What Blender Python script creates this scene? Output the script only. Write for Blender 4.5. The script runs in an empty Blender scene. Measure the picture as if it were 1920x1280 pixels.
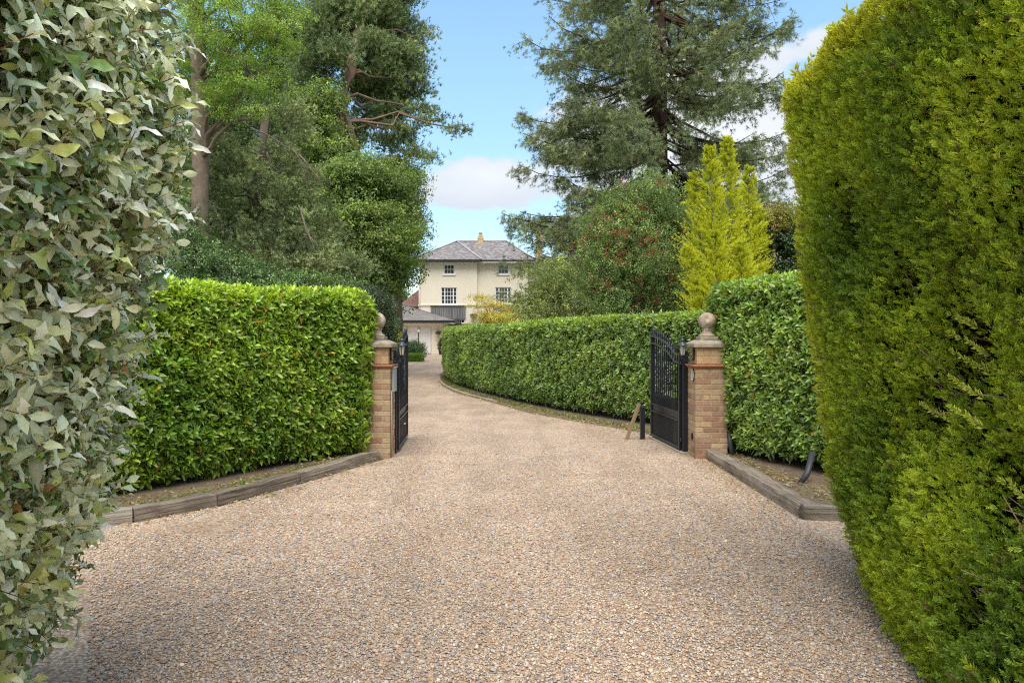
import bpy, math, random
import numpy as np
from math import pi, sin, cos, radians
from mathutils import Vector, Matrix

# ------------------------------------------------------------------ camera, world, sun, exposure
scn = bpy.context.scene
F, CH, HY = 1280.0, 1.69, 630.0          # focal length (px of the 1920 px photo), eye height, horizon row
cam_d = bpy.data.cameras.new("camera")
cam = bpy.data.objects.new("camera", cam_d)
scn.collection.objects.link(cam)
cam_d.sensor_width = 36.0
cam_d.lens = 24.0
cam_d.shift_y = -(640 - HY) / 1920.0
cam_d.clip_start, cam_d.clip_end = 0.05, 3000
cam.location = (0, 0, CH)
cam.rotation_euler = (radians(90), 0, 0)
scn.camera = cam
scn.view_settings.view_transform = 'Standard'
scn.view_settings.look = 'None'
scn.view_settings.gamma = 1.0
scn.view_settings.exposure = 1.28
scn.cycles.use_denoising = False
scn.cycles.use_adaptive_sampling = False
scn.cycles.filter_width = 1.15
scn.cycles.max_bounces = 6
scn.cycles.diffuse_bounces = 4
scn.cycles.transmission_bounces = 4
scn.cycles.transparent_max_bounces = 4

SUN_EL, SUN_AZ = radians(62), radians(181)   # azimuth clockwise from +Y (view direction)
sd = bpy.data.lights.new("sun", 'SUN')
sd.energy = 2.0
sd.angle = radians(50)
sd.color = (1.0, 0.955, 0.88)
sun = bpy.data.objects.new("sun", sd)
scn.collection.objects.link(sun)
sdir = Vector((sin(SUN_AZ) * cos(SUN_EL), cos(SUN_AZ) * cos(SUN_EL), sin(SUN_EL)))
sun.rotation_euler = (-sdir).to_track_quat('-Z', 'Y').to_euler()
sun.location = sdir * 30


class NT:
    """tiny node-tree helper"""
    def __init__(s, tree):
        s.t = tree
        tree.nodes.clear()

    def n(s, typ, **kw):
        nd = s.t.nodes.new(typ)
        for k, v in kw.items():
            if k.startswith('i_'):
                nd.inputs[int(k[2:]) if k[2:].isdigit() else k[2:].replace('_', ' ')].default_value = v
            else:
                setattr(nd, k, v)
        return nd

    def l(s, a, b):
        s.t.links.new(a, b)

    def m(s, op, a, b=None, c=None):
        nd = s.n('ShaderNodeMath', operation=op)
        for i, v in enumerate((a, b, c)):
            if v is None:
                continue
            if isinstance(v, (int, float)):
                nd.inputs[i].default_value = v
            else:
                s.l(v, nd.inputs[i])
        return nd.outputs[0]

    def mix(s, fac, a, b, typ='MIX'):
        nd = s.n('ShaderNodeMix', data_type='RGBA', blend_type=typ)
        for i, v in ((0, fac), (6, a), (7, b)):
            if isinstance(v, (int, float)):
                nd.inputs[i].default_value = v
            elif isinstance(v, tuple):
                nd.inputs[i].default_value = v if len(v) == 4 else (*v, 1)
            else:
                s.l(v, nd.inputs[i])
        return nd.outputs[2]

    def ramp(s, fac, stops, interp='LINEAR'):
        nd = s.n('ShaderNodeValToRGB')
        nd.color_ramp.interpolation = interp
        el = nd.color_ramp.elements
        while len(el) < len(stops):
            el.new(0.5)
        for e, (p, c) in zip(el, stops):
            e.position = p
            e.color = (*c, 1) if len(c) == 3 else c
        if fac is not None:
            s.l(fac, nd.inputs[0])
        return nd.outputs[0]


world = bpy.data.worlds.new("World")
scn.world = world
world.use_nodes = True
w = NT(world.node_tree)
sky = w.n('ShaderNodeTexSky', sky_type='NISHITA', sun_disc=False)
sky.sun_elevation = SUN_EL
sky.sun_rotation = SUN_AZ
sky.air_density = 1.0
sky.dust_density = 0.25
sky.ozone_density = 1.6
tc = w.n('ShaderNodeTexCoord')
sp = w.n('ShaderNodeSeparateXYZ')
w.l(tc.outputs['Generated'], sp.inputs[0])
az = w.m('ARCTAN2', sp.outputs[0], sp.outputs[1])
el = w.m('ARCSINE', sp.outputs[2])
cmb = w.n('ShaderNodeCombineXYZ')
w.l(az, cmb.inputs[0])
w.l(w.m('MULTIPLY', el, 1.9), cmb.inputs[1])


def puff(a0, e0, ra, re_, amp):
    da = w.m('DIVIDE', w.m('SUBTRACT', az, a0), ra)
    de = w.m('DIVIDE', w.m('SUBTRACT', el, e0), re_)
    r2 = w.m('ADD', w.m('MULTIPLY', da, da), w.m('MULTIPLY', de, de))
    return w.m('MULTIPLY', w.m('POWER', 2.71828, w.m('MULTIPLY', r2, -1.0)), amp)


def A(px):
    return math.atan((px - 960) / F)


def E(py, px=960):
    return math.atan((HY - py) / math.hypot(F, px - 960))


n1 = w.n('ShaderNodeTexNoise', i_Scale=11.0, i_Detail=10.0, i_Roughness=0.6)
w.l(cmb.outputs[0], n1.inputs['Vector'])
n2 = w.n('ShaderNodeTexNoise', i_Scale=2.6, i_Detail=3.0)
w.l(cmb.outputs[0], n2.inputs['Vector'])
tot = None
for a in [(A(885), E(345), .10, .034, .60), (A(850), E(368), .13, .018, .30), (A(925), E(320), .05, .03, .2),
          (A(1160), E(230, 1160), .13, .075, .46), (A(1330), E(250, 1330), .16, .13, .62), (A(1420), E(330, 1420), .2, .08, .5),
          (A(825), E(78), .02, .012, .28), (A(1560), E(70, 1560), .06, .022, .30), (A(820), E(428), .03, .008, .2),
          (A(1080), E(425), .06, .02, .2)]:
    p_ = puff(*a)
    tot = p_ if tot is None else w.m('ADD', tot, p_)
back = w.m('MULTIPLY', w.m('GREATER_THAN', w.m('ABSOLUTE', az), 1.0), 0.42)
tot = w.m('ADD', tot, back)
dens = w.m('ADD', tot, w.m('MULTIPLY', w.m('SUBTRACT', n1.outputs[0], 0.5), 1.1))
mr = w.n('ShaderNodeMapRange', interpolation_type='SMOOTHSTEP')
w.l(dens, mr.inputs[0])
mr.inputs[1].default_value = 0.24
mr.inputs[2].default_value = 0.46
shade = w.n('ShaderNodeMapRange')
w.l(w.m('ADD', dens, w.m('MULTIPLY', w.m('SUBTRACT', n2.outputs[0], .5), .8)), shade.inputs[0])
shade.inputs[1].default_value = 0.3
shade.inputs[2].default_value = 1.0
lift = w.n('ShaderNodeMapRange')
w.l(el, lift.inputs[0])
lift.inputs[1].default_value = E(385)
lift.inputs[2].default_value = E(325)
lift.inputs[3].default_value = .25
ccol = w.mix(w.m('MULTIPLY', w.m('ADD', w.m('MULTIPLY', shade.outputs[0], .6), .4), lift.outputs[0]), (2.0, 2.15, 2.4), (2.75, 2.8, 2.85))
hs = w.n('ShaderNodeHueSaturation', i_Hue=0.488, i_Saturation=1.0, i_Value=0.82)
w.l(sky.outputs[0], hs.inputs['Color'])
hz_ = w.n('ShaderNodeMapRange', interpolation_type='SMOOTHSTEP')
w.l(el, hz_.inputs[0])
hz_.inputs[1].default_value = 0.0
hz_.inputs[2].default_value = 0.45
hz_.inputs[3].default_value = .66
hz_.inputs[4].default_value = 1.0
skc = w.mix(w.m('MULTIPLY', mr.outputs[0], 0.93), w.mix(1.0, hs.outputs[0], hz_.outputs[0], 'MULTIPLY'), ccol)
bg = w.n('ShaderNodeBackground', i_Strength=0.15)
w.l(skc, bg.inputs[0])
wo = w.n('ShaderNodeOutputWorld')
w.l(bg.outputs[0], wo.inputs[0])

# ------------------------------------------------------------------ helpers
R = np.random.default_rng(11)
random.seed(5)
COL = scn.collection


def WP(px, py, D):
    """photo pixel + distance -> world point"""
    return np.array([(px - 960) / F * D, D, CH + (HY - py) / F * D])


def tag(o, label=None, cat=None, group=None, kind=None):
    if label: o['label'] = label
    if cat: o['category'] = cat
    if group: o['group'] = group
    if kind: o['kind'] = kind
    return o


def empty(name, loc, label, cat, group=None, rz=0):
    o = bpy.data.objects.new(name, None)
    o.location = loc
    o.rotation_euler = (0, 0, rz)
    o.empty_display_size = .2
    COL.objects.link(o)
    return tag(o, label, cat, group)


def link(name, me, mat, parent=None, world_coords=True):
    o = bpy.data.objects.new(name, me)
    COL.objects.link(o)
    if mat is not None:
        me.materials.append(mat)
    if parent is not None:
        o.parent = parent
        if world_coords:
            root = parent
            # vertices were given in world coordinates
            M = Matrix.Identity(4)
            chain = []
            while root is not None:
                chain.append(root)
                root = root.parent
            for r_ in reversed(chain):
                M = M @ r_.matrix_parent_inverse @ Matrix.LocRotScale(r_.location, r_.rotation_euler, r_.scale)
            o.matrix_parent_inverse = M.inverted()
    return o


class MB:
    def __init__(s):
        s.v, s.f, s.c = [], [], []
        s.smooth = []

    def add(s, vs, fs, col=(1, 1, 1), smooth=False):
        b = len(s.v)
        s.v += [tuple(p) for p in vs]
        s.f += [tuple(b + i for i in f) for f in fs]
        s.c += [tuple(col)] * len(vs)
        s.smooth += [smooth] * len(fs)
        return s

    def box(s, c, d, rz=0, col=(1, 1, 1), rx=0, M=None):
        hx, hy, hz = d[0] / 2, d[1] / 2, d[2] / 2
        vs = [Vector((x, y, z)) for z in (-hz, hz) for y in (-hy, hy) for x in (-hx, hx)]
        if M is None:
            M = Matrix.Translation(c) @ Matrix.Rotation(rz, 4, 'Z') @ Matrix.Rotation(rx, 4, 'X')
        else:
            M = M @ Matrix.Translation(c)
        vs = [M @ p for p in vs]
        return s.add(vs, [(0, 2, 3, 1), (4, 5, 7, 6), (0, 1, 5, 4), (2, 6, 7, 3), (0, 4, 6, 2), (1, 3, 7, 5)], col)

    def frustum(s, c, w0, w1, z0, z1, col=(1, 1, 1)):
        vs = []
        for ww, z in ((w0, z0), (w1, z1)):
            for sx, sy in ((-1, -1), (1, -1), (1, 1), (-1, 1)):
                vs.append((c[0] + sx * ww / 2, c[1] + sy * ww / 2, z))
        return s.add(vs, [(3, 2, 1, 0), (4, 5, 6, 7), (0, 1, 5, 4), (1, 2, 6, 5), (2, 3, 7, 6), (3, 0, 4, 7)], col)

    def tube(s, pts, r, n=6, col=(1, 1, 1), smooth=True):
        pts = [Vector(p) for p in pts]
        rr = r if hasattr(r, '__len__') else [r] * len(pts)
        vs, fs = [], []
        up = Vector((0.13, 0.21, 0.97))
        for i, p in enumerate(pts):
            t = (pts[min(i + 1, len(pts) - 1)] - pts[max(i - 1, 0)])
            if t.length < 1e-9: t = Vector((0, 0, 1))
            t.normalize()
            a = t.cross(up)
            if a.length < 1e-3: a = t.cross(Vector((1, 0, 0)))
            a.normalize()
            b = t.cross(a)
            for k in range(n):
                q = 2 * pi * k / n
                vs.append(p + (a * cos(q) + b * sin(q)) * rr[i])
        for i in range(len(pts) - 1):
            for k in range(n):
                k2 = (k + 1) % n
                fs.append((i * n + k, i * n + k2, (i + 1) * n + k2, (i + 1) * n + k))
        fs.append(tuple(range(n))[::-1])
        fs.append(tuple((len(pts) - 1) * n + k for k in range(n)))
        return s.add(vs, fs, col, smooth)

    def lathe(s, c, prof, n=20, col=(1, 1, 1), smooth=True, rot=0):
        vs, fs = [], []
        for r_, z in prof:
            for k in range(n):
                q = 2 * pi * k / n + rot
                vs.append((c[0] + r_ * cos(q), c[1] + r_ * sin(q), c[2] + z))
        for i in range(len(prof) - 1):
            for k in range(n):
                k2 = (k + 1) % n
                fs.append((i * n + k, i * n + k2, (i + 1) * n + k2, (i + 1) * n + k))
        fs.append(tuple(range(n))[::-1])
        fs.append(tuple((len(prof) - 1) * n + k for k in range(n)))
        return s.add(vs, fs, col, smooth)

    def build(s, name, mat, parent=None, bevel=0):
        me = bpy.data.meshes.new(name)
        me.from_pydata(s.v, [], s.f)
        ca = me.color_attributes.new('Col', 'FLOAT_COLOR', 'POINT')
        ca.data.foreach_set('color', np.array([(*c, 1.0) for c in s.c], dtype=np.float32).ravel())
        me.polygons.foreach_set('use_smooth', s.smooth)
        me.update()
        o = link(name, me, mat, parent)
        if bevel:
            b = o.modifiers.new('bevel', 'BEVEL')
            b.width = bevel
            b.segments = 2
            b.limit_method = 'ANGLE'
        return o


# ---- materials
MATS = {}


def newmat(name):
    m = bpy.data.materials.new(name)
    m.use_nodes = True
    MATS[name] = m
    return m, NT(m.node_tree)


def finish(t, bsdf_out):
    o = t.n('ShaderNodeOutputMaterial')
    t.l(bsdf_out, o.inputs[0])


def simple(name, col, rough=.6, var=.15, scale=8, metal=0, bump=.0, bscale=60, spec=.4, use_attr=False, var2=None):
    m, t = newmat(name)
    tc = t.n('ShaderNodeTexCoord')
    nz = t.n('ShaderNodeTexNoise', i_Scale=scale, i_Detail=6.0, i_Roughness=.6)
    t.l(tc.outputs['Object'], nz.inputs['Vector'])
    base = (*col, 1)
    if use_attr:
        at = t.n('ShaderNodeAttribute', attribute_name='Col')
        base = at.outputs[0]
    else:
        rgb = t.n('ShaderNodeRGB')
        rgb.outputs[0].default_value = base
        base = rgb.outputs[0]
    k = t.n('ShaderNodeMapRange')
    t.l(nz.outputs[0], k.inputs[0])
    k.inputs[1].default_value = .25
    k.inputs[2].default_value = .75
    k.inputs[3].default_value = 1 - var
    k.inputs[4].default_value = 1 + var
    g = t.n('ShaderNodeCombineColor')
    for i in range(3): t.l(k.outputs[0], g.inputs[i])
    c = t.mix(1.0, base, g.outputs[0], 'MULTIPLY')
    if var2:
        n2 = t.n('ShaderNodeTexNoise', i_Scale=var2[1], i_Detail=8.0, i_Roughness=.7)
        t.l(tc.outputs['Object'], n2.inputs['Vector'])
        f = t.n('ShaderNodeMapRange')
        t.l(n2.outputs[0], f.inputs[0])
        f.inputs[1].default_value = var2[2]
        f.inputs[2].default_value = var2[2] + .12
        c = t.mix(t.m('MULTIPLY', f.outputs[0], var2[3]), c, var2[0])
    p = t.n('ShaderNodeBsdfPrincipled', i_Roughness=rough, i_Metallic=metal)
    p.inputs['Specular IOR Level'].default_value = spec
    t.l(c, p.inputs['Base Color'])
    if bump:
        nb = t.n('ShaderNodeTexNoise', i_Scale=bscale, i_Detail=6.0)
        t.l(tc.outputs['Object'], nb.inputs['Vector'])
        b = t.n('ShaderNodeBump', i_Strength=bump, i_Distance=.01)
        t.l(nb.outputs[0], b.inputs['Height'])
        t.l(b.outputs[0], p.inputs['Normal'])
    finish(t, p.outputs[0])
    return m


def leafmat(name, rough=.45, spec=.4, trans=.3, tcol=(1.25, 1.3, .5), back=None, backmix=.6, coat=0):
    m, t = newmat(name)
    at = t.n('ShaderNodeAttribute', attribute_name='Col')
    c = at.outputs[0]
    if back:
        geo = t.n('ShaderNodeNewGeometry')
        c = t.mix(t.m('MULTIPLY', geo.outputs['Backfacing'], backmix), c, back)
    p = t.n('ShaderNodeBsdfPrincipled', i_Roughness=rough)
    p.inputs['Specular IOR Level'].default_value = spec
    t.l(c, p.inputs['Base Color'])
    tr = t.n('ShaderNodeBsdfTranslucent')
    t.l(t.mix(1.0, at.outputs[0], tcol, 'MULTIPLY'), tr.inputs[0])
    mx = t.n('ShaderNodeMixShader')
    mx.inputs[0].default_value = trans
    t.l(p.outputs[0], mx.inputs[1])
    t.l(tr.outputs[0], mx.inputs[2])
    finish(t, mx.outputs[0])
    return m


LEAF_GLOSS = leafmat('laurel_leaf', rough=.34, spec=.65, trans=.28)
LEAF_MATT = leafmat('broad_leaf', rough=.55, spec=.3, trans=.3)
LEAF_SILVER = leafmat('silver_leaf', rough=.28, spec=.9, trans=.16, tcol=(1.1, 1.15, .7))
NEEDLE = leafmat('needle', rough=.6, spec=.25, trans=.15, tcol=(1.2, 1.2, .6))
SCALE_LEAF = leafmat('scale_leaf', rough=.6, spec=.25, trans=.28, tcol=(1.25, 1.25, .4))
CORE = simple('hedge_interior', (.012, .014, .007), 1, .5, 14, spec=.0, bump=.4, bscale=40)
TWIG = simple('twig_bark', (.16, .10, .055), .85, .3, 20, spec=.2)
BARK = simple('bark', (.13, .10, .075), .9, .35, 4, bump=.8, bscale=9, spec=.2)
BARK_RED = simple('pine_bark', (.24, .155, .105), .9, .35, 3, bump=.8, bscale=8, spec=.2)
BARK_G = simple('grey_brown_bark', (.20, .15, .11), .9, .4, 5, bump=1.0, bscale=10, spec=.2)
BARK_SEQ = simple('wellingtonia_bark', (.075, .046, .034), .95, .4, 3, bump=.8, bscale=6, spec=.1)
BARK_SPK = simple('bare_branch', (.30, .24, .18), .9, .3, 8, spec=.2)
BRICK = simple('brick', (.4, .26, .16), .85, .22, 30, bump=.6, bscale=90, spec=.2, use_attr=True, var2=((.17, .14, .10), 9, .54, .45))
MORTAR = simple('mortar', (.42, .34, .25), .95, .15, 20, bump=.4, spec=.1)
STONE = simple('weathered_stone', (.33, .25, .175), .9, .25, 12, bump=.6, bscale=50, spec=.2,
               var2=((.60, .56, .50), 9, .50, .8))
STONE2 = simple('capping_stone', (.33, .28, .21), .9, .3, 12, bump=.6, bscale=50, spec=.2,
                var2=((.07, .065, .055), 22, .55, .7))
TERRA = simple('terracotta', (.36, .15, .075), .8, .2, 20, spec=.3)
IRON = simple('black_painted_iron', (.011, .013, .019), .38, .2, 10, spec=.5)
IRON_HI = simple('rail_edge_iron', (.035, .04, .052), .3, .2, 10, spec=.6)
GLASS = simple('lamp_glass', (.42, .40, .34), .12, .1, 5, spec=.6)
RENDER = simple('cream_render', (.75, .67, .535), .9, .07, .45, spec=.2, bump=.05, bscale=30)
WHITE = simple('white_paint', (.78, .77, .74), .5, .03, 3, spec=.4)
PANE = simple('window_glass', (.035, .04, .045), .08, .5, .8, spec=.6)
FASCIA = simple('dark_fascia', (.018, .018, .02), .5, .1, 3, spec=.4)
LEAD = simple('lead_flashing', (.38, .37, .37), .7, .2, 3)
CHIM = simple('buff_chimney', (.52, .40, .22), .9, .2, 4)
PLAS = simple('grey_plastic', (.36, .38, .37), .5, .08, 6)
PIPE = simple('dark_pipe', (.045, .047, .055), .5, .1, 6)
CLAD = None


def slate(name, a, b, lich, sc=2.6):
    m, t = newmat(name)
    tc = t.n('ShaderNodeTexCoord')
    sx = t.n('ShaderNodeSeparateXYZ')
    t.l(tc.outputs['Object'], sx.inputs[0])
    cb = t.n('ShaderNodeCombineXYZ')
    t.l(t.m('ADD', sx.outputs[0], t.m('MULTIPLY', sx.outputs[1], .35)), cb.inputs[0])
    t.l(t.m('MULTIPLY', sx.outputs[2], 2.0), cb.inputs[1])
    br = t.n('ShaderNodeTexBrick', i_Scale=1.0)
    br.inputs['Color1'].default_value = (*a, 1)
    br.inputs['Color2'].default_value = (*b, 1)
    br.inputs['Mortar'].default_value = (.03, .03, .03, 1)
    br.inputs['Mortar Size'].default_value = .012
    br.inputs['Brick Width'].default_value = .32
    br.inputs['Row Height'].default_value = .2
    t.l(cb.outputs[0], br.inputs[0])
    nz = t.n('ShaderNodeTexNoise', i_Scale=sc, i_Detail=8.0, i_Roughness=.7)
    t.l(tc.outputs['Object'], nz.inputs[0])
    f = t.n('ShaderNodeMapRange')
    t.l(nz.outputs[0], f.inputs[0])
    f.inputs[1].default_value = .46
    f.inputs[2].default_value = .62
    n3 = t.n('ShaderNodeTexNoise', i_Scale=.7, i_Detail=4.0)
    t.l(tc.outputs['Object'], n3.inputs[0])
    c = t.mix(t.m('MULTIPLY', f.outputs[0], .7), br.outputs[0], lich)
    c = t.mix(t.m('MULTIPLY', n3.outputs[0], .4), c, (.14, .10, .085))
    p = t.n('ShaderNodeBsdfPrincipled', i_Roughness=.75)
    t.l(c, p.inputs['Base Color'])
    finish(t, p.outputs[0])
    return m


SLATE = slate('slate_roof', (.145, .125, .125), (.20, .17, .165), (.44, .43, .42))
SLATE2 = slate('garage_slate', (.16, .145, .135), (.215, .19, .17), (.25, .235, .21), 1.6)
TILE = slate('red_tiles', (.19, .075, .05), (.25, .11, .075), (.14, .08, .055))


def cladmat():
    m, t = newmat('weathered_boards')
    tc = t.n('ShaderNodeTexCoord')
    mp = t.n('ShaderNodeMapping')
    mp.inputs['Scale'].default_value = (6.0, 1, .25)
    t.l(tc.outputs['Object'], mp.inputs[0])
    nz = t.n('ShaderNodeTexNoise', i_Scale=1.6, i_Detail=5.0)
    t.l(mp.outputs[0], nz.inputs[0])
    c = t.ramp(nz.outputs[0], [(.3, (.05, .05, .055)), (.5, (.15, .15, .155)), (.7, (.28, .26, .25))])
    p = t.n('ShaderNodeBsdfPrincipled', i_Roughness=.8)
    t.l(c, p.inputs['Base Color'])
    finish(t, p.outputs[0])
    return m


def woodmat(name, c1, c2, c3, axis):
    m, t = newmat(name)
    tc = t.n('ShaderNodeTexCoord')
    mp = t.n('ShaderNodeMapping')
    mp.inputs['Rotation'].default_value = (0, 0, -axis)
    mp.inputs['Scale'].default_value = (1.0, 34, 34)
    vr = t.n('ShaderNodeVectorRotate', rotation_type='Z_AXIS')
    vr.inputs['Angle'].default_value = -axis
    t.l(tc.outputs['Object'], vr.inputs['Vector'])
    mp.inputs['Rotation'].default_value = (0, 0, 0)
    t.l(vr.outputs[0], mp.inputs[0])
    nz = t.n('ShaderNodeTexNoise', i_Scale=1.5, i_Detail=8.0, i_Roughness=.7)
    t.l(mp.outputs[0], nz.inputs[0])
    c = t.ramp(nz.outputs[0], [(.36, c1), (.46, c2), (.62, c3)])
    n2 = t.n('ShaderNodeTexNoise', i_Scale=2.2, i_Detail=4.0)
    t.l(tc.outputs['Object'], n2.inputs[0])
    f = t.n('ShaderNodeMapRange')
    t.l(n2.outputs[0], f.inputs[0])
    f.inputs[1].default_value = .5
    f.inputs[2].default_value = .65
    c = t.mix(t.m('MULTIPLY', f.outputs[0], .45), c, (.05, .036, .025))
    p = t.n('ShaderNodeBsdfPrincipled', i_Roughness=.85)
    t.l(c, p.inputs['Base Color'])
    b = t.n('ShaderNodeBump', i_Strength=1.0, i_Distance=.02)
    t.l(nz.outputs[0], b.inputs['Height'])
    t.l(b.outputs[0], p.inputs['Normal'])
    finish(t, p.outputs[0])
    return m


CLAD = cladmat()


def gravelmat():
    m, t = newmat('gravel')
    tc = t.n('ShaderNodeTexCoord')
    vo = t.n('ShaderNodeTexVoronoi', i_Scale=58.0)
    wob = t.n('ShaderNodeTexNoise', i_Scale=60.0, i_Detail=2.0)
    t.l(tc.outputs['Object'], wob.inputs[0])
    vec = t.n('ShaderNodeVectorMath', operation='MULTIPLY_ADD')
    t.l(wob.outputs['Color'], vec.inputs[0])
    vec.inputs[1].default_value = (.012, .012, .012)
    t.l(tc.outputs['Object'], vec.inputs[2])
    t.l(vec.outputs[0], vo.inputs['Vector'])
    sc = t.n('ShaderNodeSeparateColor')
    t.l(vo.outputs['Color'], sc.inputs[0])
    c = t.ramp(sc.outputs[0], [(0, (.60, .47, .335)), (.14, (.50, .34, .22)), (.26, (.58, .42, .29)), (.42, (.68, .57, .44)),
                               (.55, (.42, .38, .36)), (.66, (.56, .37, .24)), (.78, (.74, .65, .54)), (.88, (.25, .235, .24)),
                               (.94, (.62, .47, .33))], 'CONSTANT')
    dk = t.n('ShaderNodeMapRange')
    t.l(vo.outputs['Distance'], dk.inputs[0])
    dk.inputs[1].default_value = .35
    dk.inputs[2].default_value = .75
    dk.inputs[3].default_value = 0
    dk.inputs[4].default_value = .6
    c = t.mix(dk.outputs[0], c, (.16, .11, .07))
    n2 = t.n('ShaderNodeTexNoise', i_Scale=1.3, i_Detail=5.0, i_Roughness=.65)
    t.l(tc.outputs['Object'], n2.inputs[0])
    pale = t.ramp(n2.outputs[0], [(.3, (.74, .70, .66)), (.52, (.88, .85, .83)), (.75, (1.0, .97, .94))])
    c = t.mix(1.0, c, pale, 'MULTIPLY')
    mp = t.n('ShaderNodeMapping')
    mp.inputs['Scale'].default_value = (1.5, .28, 1)
    t.l(tc.outputs['Object'], mp.inputs[0])
    n5 = t.n('ShaderNodeTexNoise', i_Scale=1.0, i_Detail=3.0)
    t.l(mp.outputs[0], n5.inputs[0])
    trk = t.ramp(n5.outputs[0], [(.38, (.88, .86, .83)), (.5, (1.0, 1.0, 1.0)), (.62, (1.08, 1.07, 1.05))])
    c = t.mix(1.0, c, trk, 'MULTIPLY')
    n4 = t.n('ShaderNodeTexNoise', i_Scale=3.2, i_Detail=6.0, i_Roughness=.7)
    t.l(tc.outputs['Object'], n4.inputs[0])
    fr = t.n('ShaderNodeMapRange')
    t.l(n4.outputs[0], fr.inputs[0])
    fr.inputs[1].default_value = .56
    fr.inputs[2].default_value = .75
    c = t.mix(t.m('MULTIPLY', fr.outputs[0], .3), c, (.40, .27, .16))
    p = t.n('ShaderNodeBsdfPrincipled', i_Roughness=.8)
    p.inputs['Specular IOR Level'].default_value = .25
    t.l(c, p.inputs['Base Color'])
    b = t.n('ShaderNodeBump', i_Strength=.7, i_Distance=.008)
    b.invert = True
    t.l(vo.outputs['Distance'], b.inputs['Height'])
    t.l(b.outputs[0], p.inputs['Normal'])
    finish(t, p.outputs[0])
    return m


GRAVEL = gravelmat()
PEBBLE = simple('pebble', (.5, .4, .3), .75, .15, 90, spec=.3, use_attr=True)


def soilmat(name, c1, c2, c3):
    m, t = newmat(name)
    tc = t.n('ShaderNodeTexCoord')
    nz = t.n('ShaderNodeTexNoise', i_Scale=6.0, i_Detail=10.0, i_Roughness=.75)
    t.l(tc.outputs['Object'], nz.inputs[0])
    n2 = t.n('ShaderNodeTexNoise', i_Scale=55.0, i_Detail=4.0)
    t.l(tc.outputs['Object'], n2.inputs[0])
    c = t.ramp(t.m('ADD', t.m('MULTIPLY', nz.outputs[0], .6), t.m('MULTIPLY', n2.outputs[0], .4)), [(.35, c1), (.5, c2), (.62, c3)])
    p = t.n('ShaderNodeBsdfPrincipled', i_Roughness=.95)
    t.l(c, p.inputs['Base Color'])
    b = t.n('ShaderNodeBump', i_Strength=.9, i_Distance=.03)
    t.l(n2.outputs[0], b.inputs['Height'])
    t.l(b.outputs[0], p.inputs['Normal'])
    finish(t, p.outputs[0])
    return m


SOIL = soilmat('soil', (.09, .062, .04), (.17, .12, .075), (.25, .185, .115))
GRASS = soilmat('rough_grass', (.04, .07, .015), (.07, .12, .025), (.12, .15, .05))

# ------------------------------------------------------------------ foliage machinery


def norm(a):
    return a / np.maximum(np.linalg.norm(a, axis=-1, keepdims=True), 1e-9)


class Fol:
    """collects leaves / needles / stones as arrays; builds ONE mesh"""
    def __init__(s):
        s.V, s.Fc, s.C, s.n = [], [], [], 0

    def add(s, tpls, P, Y, Z, S, C, rnd=None):
        P, Y, Z = np.atleast_2d(P), norm(np.atleast_2d(Y)), np.atleast_2d(Z)
        N = len(P)
        if N == 0: return s
        Z = Z - (Z * Y).sum(1, keepdims=True) * Y
        bad = np.linalg.norm(Z, axis=1) < 1e-4
        Z[bad] = np.array([.3, .5, .8])
        Z = norm(Z - (Z * Y).sum(1, keepdims=True) * Y)
        X = np.cross(Y, Z)
        S = np.broadcast_to(np.asarray(S, float), (N,))
        C = np.broadcast_to(np.asarray(C, float), (N, 3))
        pick = R.integers(0, len(tpls), N)
        for k, tp in enumerate(tpls):
            m = pick == k
            if not m.any(): continue
            v, f, tcw = tp
            n = m.sum()
            M = np.stack([X[m], Y[m], Z[m]], 1)            # rows = axes
            W_ = np.einsum('kj,njd->nkd', v, M) * S[m][:, None, None] + P[m][:, None, :]
            col = C[m][:, None, :] * tcw[None, :, :1] * (1 - tcw[None, :, 4:5]) + tcw[None, :, 1:4] * tcw[None, :, 4:5]
            s.V.append(W_.reshape(-1, 3))
            s.C.append(col.reshape(-1, 3))
            off = s.n + np.arange(n)[:, None, None] * len(v)
            s.Fc.append((f[None] + off).reshape(-1, f.shape[1]))
            s.n += n * len(v)
        return s

    def build(s, name, mat, parent=None):
        V = np.concatenate(s.V).astype(np.float32)
        C = np.clip(np.concatenate(s.C), .0, 1).astype(np.float32)
        me = bpy.data.meshes.new(name)
        lens = np.concatenate([np.full(len(f), f.shape[1]) for f in s.Fc])
        idx = np.concatenate([f.ravel() for f in s.Fc]).astype(np.int32)
        me.vertices.add(len(V))
        me.vertices.foreach_set('co', V.ravel())
        me.loops.add(len(idx))
        me.loops.foreach_set('vertex_index', idx)
        me.polygons.add(len(lens))
        me.polygons.foreach_set('loop_start', np.concatenate([[0], np.cumsum(lens)[:-1]]).astype(np.int32))
        ca = me.color_attributes.new('Col', 'FLOAT_COLOR', 'POINT')
        ca.data.foreach_set('color', np.concatenate([C, np.ones((len(C), 1), np.float32)], 1).ravel())
        me.update(calc_edges=True)
        return link(name, me, mat, parent)


def tcw(n, f=1.0, rgb=(0, 0, 0), w_=0.0):
    a = np.zeros((n, 5))
    a[:, 0] = f
    a[:, 1:4] = rgb
    a[:, 4] = w_
    return a


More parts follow.
